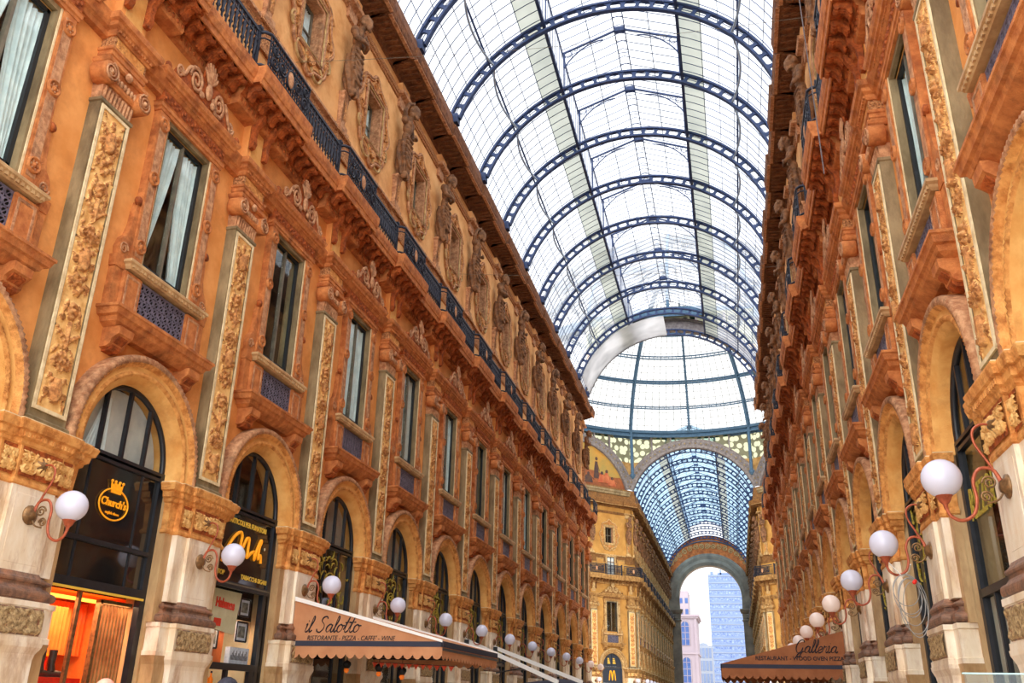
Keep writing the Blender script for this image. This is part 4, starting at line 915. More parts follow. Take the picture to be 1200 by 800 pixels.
for sx, rot, w in ((-1, -PI / 4, 'left'), (1, -3 * PI / 4, 'right')):
    c = (sx * (HW + 8.1 * q2), YFAR - 8.1 * q2, 0)
    oct_side(c, rot, 'grey rosette arch around the painted lunette ' + w + ' of the far vault', 1)
    # lunette painting: a plain painted landscape with standing figures, flat as a mural
    b = MB(); R = RV - .1; n = 40; TT = [-TH + 2 * TH * k / n for k in range(n + 1)]
    zh = lambda y: 27.3 + .25 * math.sin(y * .9)
    top = [(R * math.sin(t), ZC + R * math.cos(t)) for t in TT]
    for (ya, za), (yb, zb) in zip(top, top[1:]):
        ha, hb = min(za, zh(ya)), min(zb, zh(yb)); b.quad((-.3, ya, 25.5), (-.3, yb, 25.5), (-.3, yb, hb), (-.3, ya, ha), 'mural_ground')
        b.quad((-.3, ya, ha), (-.3, yb, hb), (-.3, yb, zb), (-.3, ya, za), 'mural_sky')
    pt = tag(obj('lunette_mural', b), 'painted lunette with yellow sky and reddish ground, ' + w + ' of the far vault', 'mural'); pt.location = c; pt.rotation_euler = (0, 0, rot)
    f = MB(); k = -sx
    sg = -sx
    for (y, z0, h, wd, m) in ((2.7, 26.6, 2.5, .38, 'mural_dark'), (3.5, 26.2, 1.2, .6, 'mural_red'), (4.2, 26.2, 1.5, .5, 'mural_red'), (1.5, 26.0, 1.1, .7, 'mural_dark'), (5.0, 26.0, .9, .6, 'mural_red'), (-.5, 26.3, 2.0, .45, 'mural_red'), (-2.2, 26.4, 2.2, .42, 'mural_dark'), (-4.0, 26.2, 1.3, .6, 'mural_red'), (.5, 26.1, 1.3, .5, 'mural_dark')):
        y *= sg
        f.prism([(y - wd, z0), (y + wd, z0), (y + wd * .8, z0 + h * .5), (y + wd * .5, z0 + h * .82), (y - wd * .4, z0 + h * .82), (y - wd * .75, z0 + h * .45)], -.29, -.27, m); f.prism([(y + .05 + .2 * math.cos(a), z0 + h * .95 + .22 * math.sin(a)) for a in np.linspace(0, 2 * PI, 11)[:-1]], -.29, -.27, 'mural_dark'); f.prism([(y + wd * .5, z0 + h * .75), (y + wd * .6, z0 + h * .7), (y + wd * 1.3, z0 + h * .4), (y + wd * 1.2, z0 + h * .34)], -.29, -.27, m)
    obj('painted_figures', f, pt)
    e = MB(); e.extr([(-.5, 24.6), (0, 24.65), (.05, 24.8), (.3, 24.9), (.34, 25.1), (.45, 25.2), (.45, 25.4), (-.5, 25.55)], -7.2, 7.2, 'olive_stone')
    o = obj(tname(), e); o.location = c; o.rotation_euler = (0, 0, rot); tag(o, 'stone ledge under the painted lunette ' + w + ' of the far vault', 'cornice', None, 'structure')
# ------------------------------------------------------------------ dome
DC = np.array([0, 88.6, 28.4]); DR = 18.9
def dp(el, az, R=DR): return DC + R * np.array([math.cos(el) * math.sin(az), math.cos(el) * math.cos(az), math.sin(el)])
dome = tag(bpy.data.objects.new('glass_dome', None), 'great iron and glass dome over the octagon crossing', 'dome'); COL.objects.link(dome)
EL0 = math.radians(13.4); g = MB(); g.grid([[dp(e, a, DR + .25) for a in np.linspace(0, 2 * PI, 65)[:-1]] for e in np.linspace(EL0, math.radians(82), 24)], 'dome_glass', cv=True); obj('glazing', g, dome)
b = MB()
for k in range(128):
    if k % 8: b.tube([dp(e, 2 * PI * k / 128, DR + .2) for e in np.linspace(EL0, math.radians(80), 20)], .03, 'sash_grey', 3)
for e in np.linspace(EL0, math.radians(82), 29): b.tube([dp(e, a, DR + .2) for a in np.linspace(0, 2 * PI, 97)[:-1]], .028, 'sash_grey', 3, True)
obj('glazing_bars', b, dome)
b = MB()
for R, r in ((DR + .15, .17), (DR - .5, .13)): b.tube([dp(e, 0, R) for e in np.linspace(EL0, math.radians(82), 30)], r, 'dome_iron', 4)
for e in np.linspace(EL0, math.radians(80), 34): b.tube([dp(e, .009, DR + .1), dp(e + .02, -.009, DR - .4)], .05, 'dome_iron', 4); b.tube([dp(e, -.009, DR + .1), dp(e + .02, .009, DR - .4)], .05, 'dome_iron', 4)
V = MB(); V.merge(b, Matrix.Translation(tuple(-DC))); ribm = V.mesh('dome_rib')
q_ = tuple(dp(EL0, 0, DR - .3) - DC); V = MB(); V.tube([q_, (q_[0], q_[1] - .1, q_[2] - 5.4)], .2, 'dome_iron', 6); V.lathe([(.1, -.5), (.3, -.2), (.34, 0), (.2, .1)], (q_[0], q_[1] - .1, q_[2] - 5.4), 'dome_iron', 8); strutm = V.mesh('corner_strut')
for k in range(16):
    o = obj('dome_rib', ribm, dome, tuple(DC), -PI / 8 * k)
    if k % 2: obj('corner_strut', strutm, dome, tuple(DC), -PI / 8 * k)
for e, r in ((22.8, .1), (32.4, .16), (42.0, .1), (51.4, .16), (61, .1), (71, .14)):
    b = MB(); e = math.radians(e)
    for R, dz in ((DR - .05, 0), (DR - .3, -.011)): b.tube([dp(e + dz, a, R) for a in np.linspace(0, 2 * PI, 97)[:-1]], r * .85, 'dome_iron', 4, True)
    for k in range(192): b.bar(dp(e, 2 * PI * k / 192, DR - .05), dp(e - .011, 2 * PI * k / 192, DR - .3), .04, 'dome_iron')
    obj('ring_beam', b, dome)
b = MB(); z = DC[2] + DR * math.sin(EL0)
prof = [(r_ + .35, z_) for r_, z_ in [(17.6, z - .75), (17.55, z - .55), (17.8, z - .5), (17.85, z - .25), (17.65, z - .2), (17.6, z + .1), (17.9, z + .2), (18.5, z + .15), (18.6, z - .75)]]
b.grid([[(DC[0] + r * math.sin(a), DC[1] + r * math.cos(a), zz) for r, zz in prof] for a in np.linspace(0, 2 * PI, 97)[:-1]], 'dome_iron', cu=True, smooth=False); obj('base_ring', b, dome)
# ------------------------------------------------------------------ end wall of the far arm, with its archway
b = MB(); zs, r, yy = 20.1, 5.45, YEND; n = 40; ro = 7.7
inner = [(5.5, 0), (5.5, zs)] + [(r * math.cos(PI * k / n), zs + r * math.sin(PI * k / n)) for k in range(1, n)] + [(-5.5, zs), (-5.5, 0)]
def sc(p, q): return (max(-7.24, min(7.24, p[0] * q if p[1] > zs else p[0] + math.copysign((q - 1) * 5.5, p[0]))), zs + (p[1] - zs) * q if p[1] > zs else p[1])
rows = [[(x, yy + 2.2, z) for x, z in inner], [(x, yy, z) for x, z in inner], [(sc(p, 1.06)[0], yy - .1, sc(p, 1.06)[1]) for p in inner], [(sc(p, 1.1)[0], yy - .18, sc(p, 1.1)[1]) for p in inner], [(sc(p, 1.2)[0], yy - .1, sc(p, 1.2)[1]) for p in inner], [(sc(p, 1.3)[0], yy - .22, sc(p, 1.3)[1]) for p in inner], [(sc(p, 1.38)[0], yy - .2, sc(p, 1.38)[1]) for p in inner], [(sc(p, 1.39)[0], yy, sc(p, 1.39)[1]) for p in inner]]
b.grid(rows, 'end_stone', smooth=False)
one('wall_end', b.mesh('wall_end'), (0, 0, 0), 0, 'grey stone archway closing the far end of the arcade', 'wall', None, 'structure')
b = MB(); A = [sc(p, 1.385) for p in inner]; n2 = len(A)
for (xa, za), (xb, zb) in zip(A, A[1:]):
    if min(za, zb) < 15: continue
    def up(x, z): return max(z, ZC + math.sqrt(max(0, RV ** 2 - x * x)) if abs(x) < 7.1 else 25.6)
    b.quad((xa, yy - .05, za), (xb, yy - .05, zb), (xb, yy - .05, up(xb, zb)), (xa, yy - .05, up(xa, za)), 'end_frieze')
    a = np.array([xa, yy - .12, (za + up(xa, za)) / 2])
for k in range(1, 20):
    a = PI * (.12 + .76 * k / 20); R = 8.9;
    c = (R * math.cos(a), zs + R * math.sin(a))
    q = np.linspace(0, 1, 22); rr = .5 * (1 - .8 * q); aa = q * 11 + k; b.tube(np.stack([c[0] + rr * np.cos(aa), np.full(22, yy - .1), c[1] + rr * np.sin(aa)], -1), .07, 'ochre_pale', 5)
b.tube([(9.75 * math.cos(a), yy - .1, zs + 9.75 * math.sin(a)) for a in np.linspace(.85, PI - .85, 30)], .1, 'dome_iron', 5)
one('carved_tympanum', b.mesh('carved_tympanum'), (0, 0, 0), 0, 'orange scrollwork frieze above the end archway', 'frieze')
for s, w in ((-1, 'left'), (1, 'right')):
    b = MB(); x0 = s * 6.4
    b.rings([(0, 1.3, 1.1), (.8, 1.3, 1.1), (.9, 1.15, .98), (15.8, 1.15, .98), (15.9, 1.3, 1.1), (16.1, 1.35, 1.15), (16.2, 1.2, 1.0), (17.2, 1.3, 1.1), (17.3, 1.5, 1.3), (17.7, 1.7, 1.45), (17.9, 1.7, 1.45), (18.0, 1.2, 1.0), (20.1, 1.1, .95)], 0, 'end_stone')
    for z in (16.5, 16.9): b.ell((1.3, 0, z), (.2, .5, .25), 'end_stone', 10, 6)
    one('archway_pier', b.mesh('archway_pier'), (x0, yy + .9, 0), -PI / 2, 'grey stone pier with bracketed capital on the ' + w + ' of the end archway', 'pier')
# ------------------------------------------------------------------ wall lamps
def make_lamp(gm):
    pl = MB()
    for z in (4.2,): pl.lathe([(0, 0), (.15, 0), (.15, .03), (.1, .05), (.07, .1), (0, .11)], (.06, 0, z), 'bronze', 14, (1, 0, 0))
    pl2 = MB(); pl2.lathe([(0, 0), (.13, 0), (.12, .03), (.08, .05), (.05, .1), (0, .11)], (.07, 0, 4.97), 'bronze', 12, (1, 0, 0))
    ar = MB(); g = .8
    def sm(P, n=36):
        P = np.array(P, float); t = np.linspace(0, len(P) - 1, n); out = []
        for x in t:
            i = min(int(x), len(P) - 2); f = x - i; p0, p1, p2, p3 = P[max(i - 1, 0)], P[i], P[i + 1], P[min(i + 2, len(P) - 1)]
            out.append(.5 * (2 * p1 + (p2 - p0) * f + (2 * p0 - 5 * p1 + 4 * p2 - p3) * f * f + (3 * p1 - p0 - 3 * p2 + p3) * f ** 3))
        return [(a, 0, z) for a, z in out]
    ar.tube(sm([(.12, 4.2), (.2, 4.40), (.36, 4.42), (.45, 4.27), (.44, 4.05), (.5, 3.87), (.64, 3.80), (.76, 3.86), (g, 3.98)]), .022, 'copper_paint', 7)
    ar.tube(sm([(.14, 4.97), (.26, 4.98), (.36, 4.9), (.36, 4.74), (.27, 4.55), (.2, 4.4), (.14, 4.22)]), .017, 'copper_paint', 6)
    sc = MB()
    for c, r, s, a0 in (((.27, 4.25), .085, 1, 0), ((.33, 4.08), .07, -1, PI)):
        q = np.linspace(0, 1, 24); a = a0 + s * q * 2 * PI * 1.7; rr = r * (1 - .8 * q); sc.tube(np.stack([c[0] + rr * np.cos(a), 0 * q, c[1] + rr * np.sin(a)], -1), .014, 'bronze', 5)
    sc.tube(sm([(.12, 4.16), (.2, 4.04), (.33, 4.0)], 10), .013, 'bronze', 5)
    cu = MB(); cu.lathe([(.02, 3.94), (.03, 4.0), (.06, 4.03), (.085, 4.09), (.1, 4.1), (.1, 4.125), (.0, 4.125)], (g, 0, 0), 'copper_paint', 14)
    gl = MB(); gl.ell((g, 0, 4.32), (.235, .235, .235), gm, 24, 16)
    return mk(('wall_plate', pl), ('wall_plate', pl2), ('curved_arm', ar, 'red painted iron arm'), ('scrolls', sc), ('cup', cu), ('globe', gl, 'milky glass globe'))
LW, LM = make_lamp('globe_white'), make_lamp('globe_warm'); LAMP1 = joined(LW, 'globe_lamp')
for k in range(13):
    y = Y0 + BAY * k
    for s, loc, rot in (('left', (-HW, y, 0), 0), ('right', (HW, y, 0), PI)):
        warm = (s == 'right' and k in (3, 4, 5, 6, 7)) or (s == 'left' and k in (11, 12))
        inst(LM if warm else LW, 'globe_lamp', loc, rot, 'white globe wall lamp, ' + ORD[k] + ' from the near end of the ' + s + ' near facade', 'lamp', 'globe lamps of the ' + s + ' near facade')
for k in range(13):
    for s, loc, rot in (('left', (-HW, fp[k], 0), 0), ('right', (HW, fp[k], 0), PI)):
        one('globe_lamp', LAMP1, loc, rot, 'small globe lamp, ' + ORD[k] + ' from the dome along the ' + s + ' facade beyond the dome', 'lamp', 'globe lamps of the ' + s + ' facade beyond the dome')
for sx, rot, w in ((-1, -PI / 4, 'left'), (1, -3 * PI / 4, 'right')):
    for k, s in enumerate((.9, 6.2)): one('globe_lamp', LAMP1, (sx * HW + sx * s * q2, YFAR - s * q2, 0), rot, 'globe lamp on the ' + w + ' octagon wall, ' + ('second' if k else 'first') + ' from the vault mouth', 'lamp')
# ------------------------------------------------------------------ shop with the round gold emblem (first whole bay on the left)
def interior(b, wm, x0=-.74, x1=-3.2, h=3.35):
    b.quad((x1, -1.9, 0), (x1, 1.9, 0), (x1, 1.9, h), (x1, -1.9, h), wm); b.quad((x0, -1.9, h), (x1, -1.9, h), (x1, 1.9, h), (x0, 1.9, h), wm); b.quad((x0, -1.9, 0), (x1, -1.9, 0), (x1, 1.9, 0), (x0, 1.9, 0), 'marble_tan')
    for s in (-1, 1): b.quad((x0, s * 1.9, 0), (x1, s * 1.9, 0), (x1, s * 1.9, h), (x0, s * 1.9, h), wm)
    b.quad((-1.4, -1.9, h + .02), (-1.4, 1.9, h + .02), (-1.4, 1.9, 7.4), (-1.4, -1.9, 7.4), 'room_and_shade_dark')
    for s in (-1, 1): b.quad((x0, s * 1.9, h), (-1.4, s * 1.9, h), (-1.4, s * 1.9, 7.4), (x0, s * 1.9, 7.4), 'room_and_shade_dark'); b.quad((x0, s * 1.9, 0), (x0, s * 1.4, 0), (x0, s * 1.4, 7.4), (x0, s * 1.9, 7.4), 'room_and_shade_dark')
    b.quad((x0, -1.9, 7.4), (-1.4, -1.9, 7.4), (-1.4, 1.9, 7.4), (x0, 1.9, 7.4), 'room_and_shade_dark')
yA = Y0 + BAY * .5; W0 = -.38
b = MB(); interior(b, 'shop_orange'); one('wall_shop_orange', b.mesh('shop_walls'), (-HW, yA, 0), 0, 'orange walls inside the lit shoe shop', 'wall', None, 'structure')
fr = MB(); arch_frame(fr, W0); fr.box(W0 - .05, W0 + .07, -1.3, 1.3, 4.12, 4.2, 'iron_black'); fr.box(W0 - .05, W0 + .08, -1.3, 1.3, 3.34, 3.5, 'iron_black'); fr.box(W0 + .06, W0 + .09, -1.3, 1.3, 3.31, 3.35, 'gold_letters'); fr.box(W0 - .03, W0 + .03, -.42, -.34, 0, 3.34, 'bronze')
fa = MB(); fa.box(W0 - .02, W0, -1.26, 1.26, 4.2, 5.58, 'sign_black'); fa.box(W0 - .02, W0, -1.26, 1.26, 3.5, 4.12, 'sign_black')
for t in (-.75, .75): fa.box(W0, W0 + .02, t - .02, t + .02, 3.5, 5.58, 'iron_black')
pa = fan_pane(W0 - .01, 'window_glass'); bl = MB(); bl.prism(arch_poly(1.28, 5.75, 5.7, 30), W0 - .2, W0 - .18, 'blind_grey')
cw = MB(); q = np.linspace(0, 1, 26)
cw.grid([[(W0 - .12 + .03 * math.sin(x * 40) * (1 - z), -.62 + .55 * (x - .5) * (1 - .75 * z) + .18 * z, 5.8 + 1.0 * z) for x in q] for z in np.linspace(0, 1, 9)], 'curtain_white')
lo = MB(); lo.quad((W0, -1.27, 0), (W0, 1.27, 0), (W0, 1.27, 3.34), (W0, -1.27, 3.34), 'clear_glass')
rt = inst(mk(('frame', fr, 'black metal frame'), ('fascia', fa, 'glossy black fascia'), ('fan_pane', pa), ('blind', bl, 'pale grey blind'), ('gathered_curtain', cw, 'white curtain gathered to one side'), ('display_pane', lo)), 'arched_shopfront', (-HW, yA, 0), 0, 'black arched shopfront with a round gold emblem and an orange lit display', 'shopfront')
em = MB(); a = np.linspace(0, 2 * PI, 41)[:-1]; em.tube(np.stack([np.full(40, W0 + .03), .41 * np.cos(a), 4.88 + .28 * np.sin(a)], -1), .016, 'gold_sign', 6, True)
em.prism([(.4 * math.cos(x), 4.88 + .27 * math.sin(x)) for x in a], W0 + .002, W0 + .012, 'sign_black')
cn = MB(); cn.prism([(-.13, 5.08), (.13, 5.08), (.16, 5.26), (.09, 5.2), (.06, 5.3), (0, 5.22), (-.06, 5.3), (-.09, 5.2), (-.16, 5.26)], W0 + .02, W0 + .05, 'gold_sign')
for t in (-.16, -.06, .06, .16): cn.ell((W0 + .04, t, 5.29), (.025, .03, .03), 'gold_sign', 8, 5)
le = placed(text_mb("Church's", .2, 'gold_sign', .008, .1, bold=.004), W0 + .03, 0, 4.9); l2 = placed(text_mb('english shoes', .075, 'gold_sign', .005), W0 + .03, 0, 4.72)
inst(mk(('ring', em), ('crown', cn, 'small gold crown'), ('lettering', le), ('small_lettering', l2)), 'shop_emblem', (-HW, yA + .02, 0), 0, 'oval gold shop emblem with a crown on the black fascia', 'sign')
b = MB(); b.box(-2.9, -.9, -1.6, -1.5, 3.24, 3.29, 'lamp_strip'); b.box(-.95, -.85, -1.25, 1.3, 3.22, 3.27, 'lamp_strip'); one('ceiling_light_strip', b.mesh('light_strip'), (-HW, yA, 0), 0, 'glowing yellow light strip along the shoe shop ceiling', 'light')
b = MB(); P = []
for z in (2.34, 3.3): P.append([(-1.9 + .03 * math.sin(t * 60), t, z) for t in np.linspace(-1.7, 1.85, 120)])
b.grid(P, 'shop_orange'); b.box(-1.88, -1.8, -1.7, 1.0, 2.3, 2.34, 'gold_sign'); one('pleated_backdrop', b.mesh('pleated_backdrop'), (-HW, yA, 0), 0, 'orange pleated backdrop in the lit shoe shop window', 'backdrop', None, 'thing')
b = MB(); b.box(-1.86, -1.0, -1.5, .85, .9, 1.92, 'shop_red'); b.box(-1.95, -1.86, -1.6, .95, 0, 2.3, 'shop_red'); b.box(-1.86, -1.0, -1.5, .85, 0, .88, 'iron_black'); one('display_bench', b.mesh('display_bench'), (-HW, yA, 0), 0, 'red display bench in the shoe shop window', 'bench')
def boot(m):
    b = MB(); b.tube([(0, 0, .45), (0, 0, .2), (.02, 0, .1)], [.075, .065, .07], m, 10); b.tube([(-.04, 0, .06), (.1, 0, .06), (.2, 0, .045), (.26, 0, .03)], [.06, .058, .05, .025], m, 10); b.box(-.1, .26, -.045, .045, -.0, .02, 'iron_black'); b.box(-.1, -.02, -.045, .045, 0, .05, 'iron_black'); return b
for i, (t, w, m, d, r) in enumerate(((-.55, -1.25, 'iron_black', 'leftmost on the bench', 1.2), (-.38, -1.3, 'iron_black', 'second from the left on the bench', .9), (.12, -1.3, 'iron_black', 'third from the left on the bench', 1.4), (.34, -1.25, 'iron_black', 'rightmost on the bench', 1.0))):
    o = one('boot', boot(m).mesh('boot'), (-HW + w, yA + t, 1.93), r, ('black' if m == 'iron_black' else 'brown') + ' boot on the red display bench, ' + d, 'boot', 'boots on the display bench')
b = MB()
for k in range(9): t = .5 + k * .095; b.box(-.62, -.56, t - .022, t + .022, .1, 3.2, 'slat_gold')
b.box(-.64, -.54, .42, .5, 0, 3.25, 'bronze'); b.box(-.64, -.54, .44, 1.34, 3.18, 3.26, 'bronze'); one('slatted_screen', b.mesh('slatted_screen'), (-HW, yA, 0), 0, 'gold slatted screen inside the lit shoe shop', 'screen')
def area(nm, loc, rot, e, sx, sy, col):
    l = bpy.data.lights.new(nm, 'AREA'); l.shape = 'RECTANGLE'; l.size = sx; l.size_y = sy; l.energy = e; l.color = col; o = bpy.data.objects.new(nm, l); COL.objects.link(o); o.location = loc; o.rotation_euler = rot; return o
area('shop_ceiling_lamp', (-HW - 1.2, yA, 3.2), (0, 0, 0), 150, 1.6, 2.6, (1, .56, .3))
# ------------------------------------------------------------------ shop with the gold script
yB = Y0 + BAY * 1.5
b = MB(); interior(b, 'poster_cream'); one('wall_shop_cream', b.mesh('shop_walls'), (-HW, yB, 0), 0, 'cream walls inside the tobacconist shop', 'wall', None, 'structure')
fr = MB(); arch_frame(fr, W0); fr.box(W0 - .05, W0 + .08, -1.3, 1.3, 3.93, 4.06, 'iron_black'); fr.box(W0 + .06, W0 + .09, -1.3, 1.3, 4.0, 4.03, 'sash_grey'); fr.box(W0 - .05, W0 + .07, -1.3, 1.3, 2.22, 2.36, 'iron_black'); fr.box(W0 - .06, W0 + .06, 1.08, 1.3, 0, 4, 'iron_black'); fr.box(W0 - .04, W0 + .05, -.16, -.06, 0, 2.25, 'iron_black'); fr.box(W0 - .04, W0 + .05, .86, 1.1, 0, 2.3, 'iron_black')
pa = fan_pane(W0 - .01, 'shop_glass'); lo = MB(); lo.quad((W0, -1.27, .4), (W0, 1.27, .4), (W0, 1.27, 3.95), (W0, -1.27, 3.95), 'clear_glass')
inst(mk(('frame', fr, 'black metal frame'), ('fan_pane', pa), ('display_pane', lo)), 'arched_shopfront', (-HW, yB, 0), 0, 'black arched shopfront under a sign in gold script', 'shopfront')
bo = MB(); bo.box(W0 - .02, W0 + .01, -1.27, 1.27, 4.06, 5.58, 'sign_black')
scr = [(-0.93, 4.45), (-0.8, 4.72), (-0.56, 5.02), (-0.31, 5.18), (-0.2, 5.11), (-0.22, 4.91), (-0.12, 4.86), (0.01, 5.07), (0.13, 5.1), (0.13, 4.91), (0.13, 4.79), (0.12, 4.67), (0.28, 4.79), (0.43, 4.84), (0.47, 4.67), (0.52, 4.85), (0.66, 5.13), (0.72, 5.12), (0.65, 4.97), (0.64, 4.72), (0.74, 4.81), (0.79, 4.63)]
P = np.array(scr); t = np.linspace(0, len(P) - 1, 100); out = []
for x in t:
    i = min(int(x), len(P) - 2); f = x - i; p0, p1, p2, p3 = P[max(i - 1, 0)], P[i], P[i + 1], P[min(i + 2, len(P) - 1)]
    out.append(.5 * (2 * p1 + (p2 - p0) * f + (2 * p0 - 5 * p1 + 4 * p2 - p3) * f * f + (3 * p1 - p0 - 3 * p2 + p3) * f ** 3))
ss = MB(); ss.tube([(W0 + .04, a, z) for a, z in out], .038, 'gold_sign', 6); ss.ell((W0 + .03, .93, 4.98), (.02, .03, .04), 'pale_edge', 8, 5)
t1 = placed(text_mb('ARTICOLI PER FUMATORI', .165, 'gold_letters', .006, 0, bold=.003, sx=.9), W0 + .02, .08, 5.39); t2 = placed(text_mb('STOP', .15, 'gold_letters', .006), W0 + .02, -.9, 4.22); t3 = placed(text_mb('TABACCHI-SIGARI', .15, 'gold_letters', .006), W0 + .02, .62, 4.22)
inst(mk(('board', bo, 'black sign board'), ('script_lettering', ss, 'orange gold handwritten lettering'), ('top_lettering', t1), ('lettering', t2), ('lettering', t3)), 'shop_sign', (-HW, yB, 0), 0, 'black shop sign with large orange gold script and yellow capitals', 'sign')
po = MB(); po.prism([(-1.15, 3.1), (.3, 2.98), (.46, 3.9), (-1.15, 3.9)], -.56, -.53, 'poster_cream'); pt = placed(text_mb('Habanos', .27, 'red_print', .006, .0, bold=.012, sx=.85), -.52, -.22, 3.6, Matrix.Rotation(-.04, 4, 'X')); pr_ = MB(); pr_.box(-.53, -.515, -.6, -.32, 3.12, 3.28, 'red_print')
inst(mk(('card', po), ('lettering', pt, 'red lettering'), ('red_label', pr_)), 'advert_poster', (-HW, yB, 0), 0, 'cream poster with bold red lettering in the tobacconist window', 'poster')
for i, (t, z, w_, h_, x, d) in enumerate(((.82, 3.62, .44, .38, -.62, 'upper one on the right'), (.8, 3.08, .48, .42, -.62, 'lower one on the right'), (-.1, 3.0 - .1, .38, .44, -.8, 'on the orange cabinet at the left'))):
    f = MB(); f.box(x - .02, x, t - w_ / 2, t + w_ / 2, z - h_ / 2, z + h_ / 2, 'paper_white')
    g = MB()
    for s in (-1, 1): g.box(x, x + .02, t + s * w_ / 2 - .02, t + s * w_ / 2 + .02, z - h_ / 2, z + h_ / 2, 'letter_dark'); g.box(x, x + .02, t - w_ / 2, t + w_ / 2, z + s * h_ / 2 - .02, z + s * h_ / 2 + .02, 'letter_dark')
    ph = MB(); ph.box(x, x + .008, t - w_ * .32, t + w_ * .32, z - h_ * .3, z + h_ * .3, 'photo_dark')
    inst(mk(('mount', f), ('frame', g), ('photograph', ph)), 'framed_photograph', (-HW, yB, 0), 0, 'black framed photograph in the tobacconist window, ' + d, 'picture', 'framed photographs in the tobacconist window')
b = MB(); b.box(-1.3, -.85, -1.3, .45, 2.36, 3.05, 'wood_orange'); b.box(-.85, -.83, -1.2, -.5, 2.42, 2.98, 'letter_dark'); b.box(-.83, -.82, -1.16, -.54, 2.46, 2.94, 'wood_orange'); b.box(-1.3, -.8, -1.32, .47, 3.05, 3.09, 'wood_orange'); one('display_cabinet', b.mesh('display_cabinet'), (-HW, yB, 0), 0, 'orange wooden cabinet behind the tobacconist window', 'cabinet')
b = MB(); b.box(-.62, -.5, .2, 1.05, 2.37, 2.72, 'paper_white')
for k in range(16): b.box(-.5, -.495, .26 + .047 * k, .28 + .047 * k, 2.45, 2.45 + .1 + .05 * (k * 7 % 3), 'letter_dark')
one('printed_box', b.mesh('printed_box'), (-HW, yB, 0), 0, 'white printed box standing on the tobacconist window ledge', 'box')
for k in range(6):
    b = MB(); b.lathe([(0, 0), (.05, 0), (.055, .02), (.055, .2), (.02, .27), (.018, .33), (0, .33)], (0, 0, 0), 'amber', 10); b.lathe([(.022, .33), (.022, .37), (0, .37)], (0, 0, 0), 'letter_dark', 8)
    one('amber_bottle', b.mesh('amber_bottle'), (-HW - .62, yB - 1.05 + .16 * k, 1.82), 0, 'amber bottle under the tobacconist window ledge, ' + ORD[k] + ' from the left', 'bottle', 'amber bottles in the tobacconist window')
b = MB(); b.box(-.9, -.5, -1.25, 1.2, 1.76, 1.81, 'iron_black'); b.box(-.9, -.5, -1.25, 1.2, 0, .4, 'iron_black'); b.box(-.9, -.86, -1.25, 1.2, .4, 1.76, 'iron_black'); one('bottle_shelf', b.mesh('bottle_shelf'), (-HW, yB, 0), 0, 'black shelf holding amber bottles in the tobacconist window', 'shelf')
area('tobacconist_lamp', (-HW - 1.0, yB, 3.3), (0, 0, 0), 60, .8, 2.0, (1, .8, .6))
# ------------------------------------------------------------------ right shopfront with yellow lettering
yC = Y0 + BAY * .5
kit = make_shop('plain', None); up = MB(); up.quad((W0, -1.27, 3.4), (W0, 1.27, 3.4), (W0, 1.27, 5.6), (W0, -1.27, 5.6), 'shop_glass'); lt = placed(text_mb('RIZZOLI', .72, 'yellow_paint', .008, .1, 'LEFT', sx=.62), W0 + .02, RZT, 4.66)
ib = MB(); ib.box(W0 - .3, W0 - .27, -1.0, .95, .4, 3.2, 'slat_gold'); ib.box(W0 - .35, W0 - .05, -1.3, -1.05, .4, 3.3, 'blind_grey')
b = MB(); interior(b, 'room_and_shade_dark'); one('wall_shop_dark', b.mesh('shop_walls'), (HW, yC, 0), PI, 'dark interior walls behind the lettered shopfront on the right', 'wall', None, 'structure')
inst(mk(*kit, ('upper_pane', up), ('lettering', lt, 'tall yellow letters on the glass'), ('golden_blind', ib)), 'arched_shopfront', (HW, yC, 0), PI, 'black arched shopfront with tall yellow letters on the right facade', 'shopfront')
# ------------------------------------------------------------------ navy shopfront in the octagon
b = MB(); arch_frame(b, W0, 'fascia_navy'); fa = MB(); fa.box(W0 - .04, W0 + .02, -1.28, 1.28, 4.0, 5.6, 'fascia_navy'); P = arch_poly(1.3, 5.75, 5.7); fa.prism(P, W0 - .06, W0 - .02, 'fascia_navy'); fa.box(W0 - .04, W0 + .03, -1.28, 1.28, 5.56, 5.7, 'sash_grey'); lo = MB(); lo.box(W0 - .04, W0, -1.28, 1.28, 0, 3.9, 'poster_cream'); lo.box(W0, W0 + .02, -.5, .5, 0, 2.6, 'letter_dark')
mm = MB()
for s in (-1, 1): x = np.linspace(-1, 1, 25); mm.tube(np.stack([np.full(25, W0 + .06), s * .22 + .21 * x, 4.3 + .98 * (1 - np.abs(x) ** 2.3)], -1), .06, 'gold_sign', 6)
gy = MB()
for t in (-.42, .34):
    for k in range(4): gy.box(W0 - .02, W0 + .01, t - .2, t + .2 - .05 * k, 6.02 + .16 * k, 6.12 + .16 * k, 'gold_letters')
s3 = 3.6
inst(mk(('frame', b), ('fascia', fa, 'dark navy fascia'), ('door_panel', lo), ('arched_letter', mm, 'golden arched letter M'), ('yellow_glyphs', gy)), 'arched_shopfront', (-HW - s3 * q2, YFAR - s3 * q2, 0), -PI / 4, 'navy arched shopfront with a golden letter M in the octagon', 'shopfront')
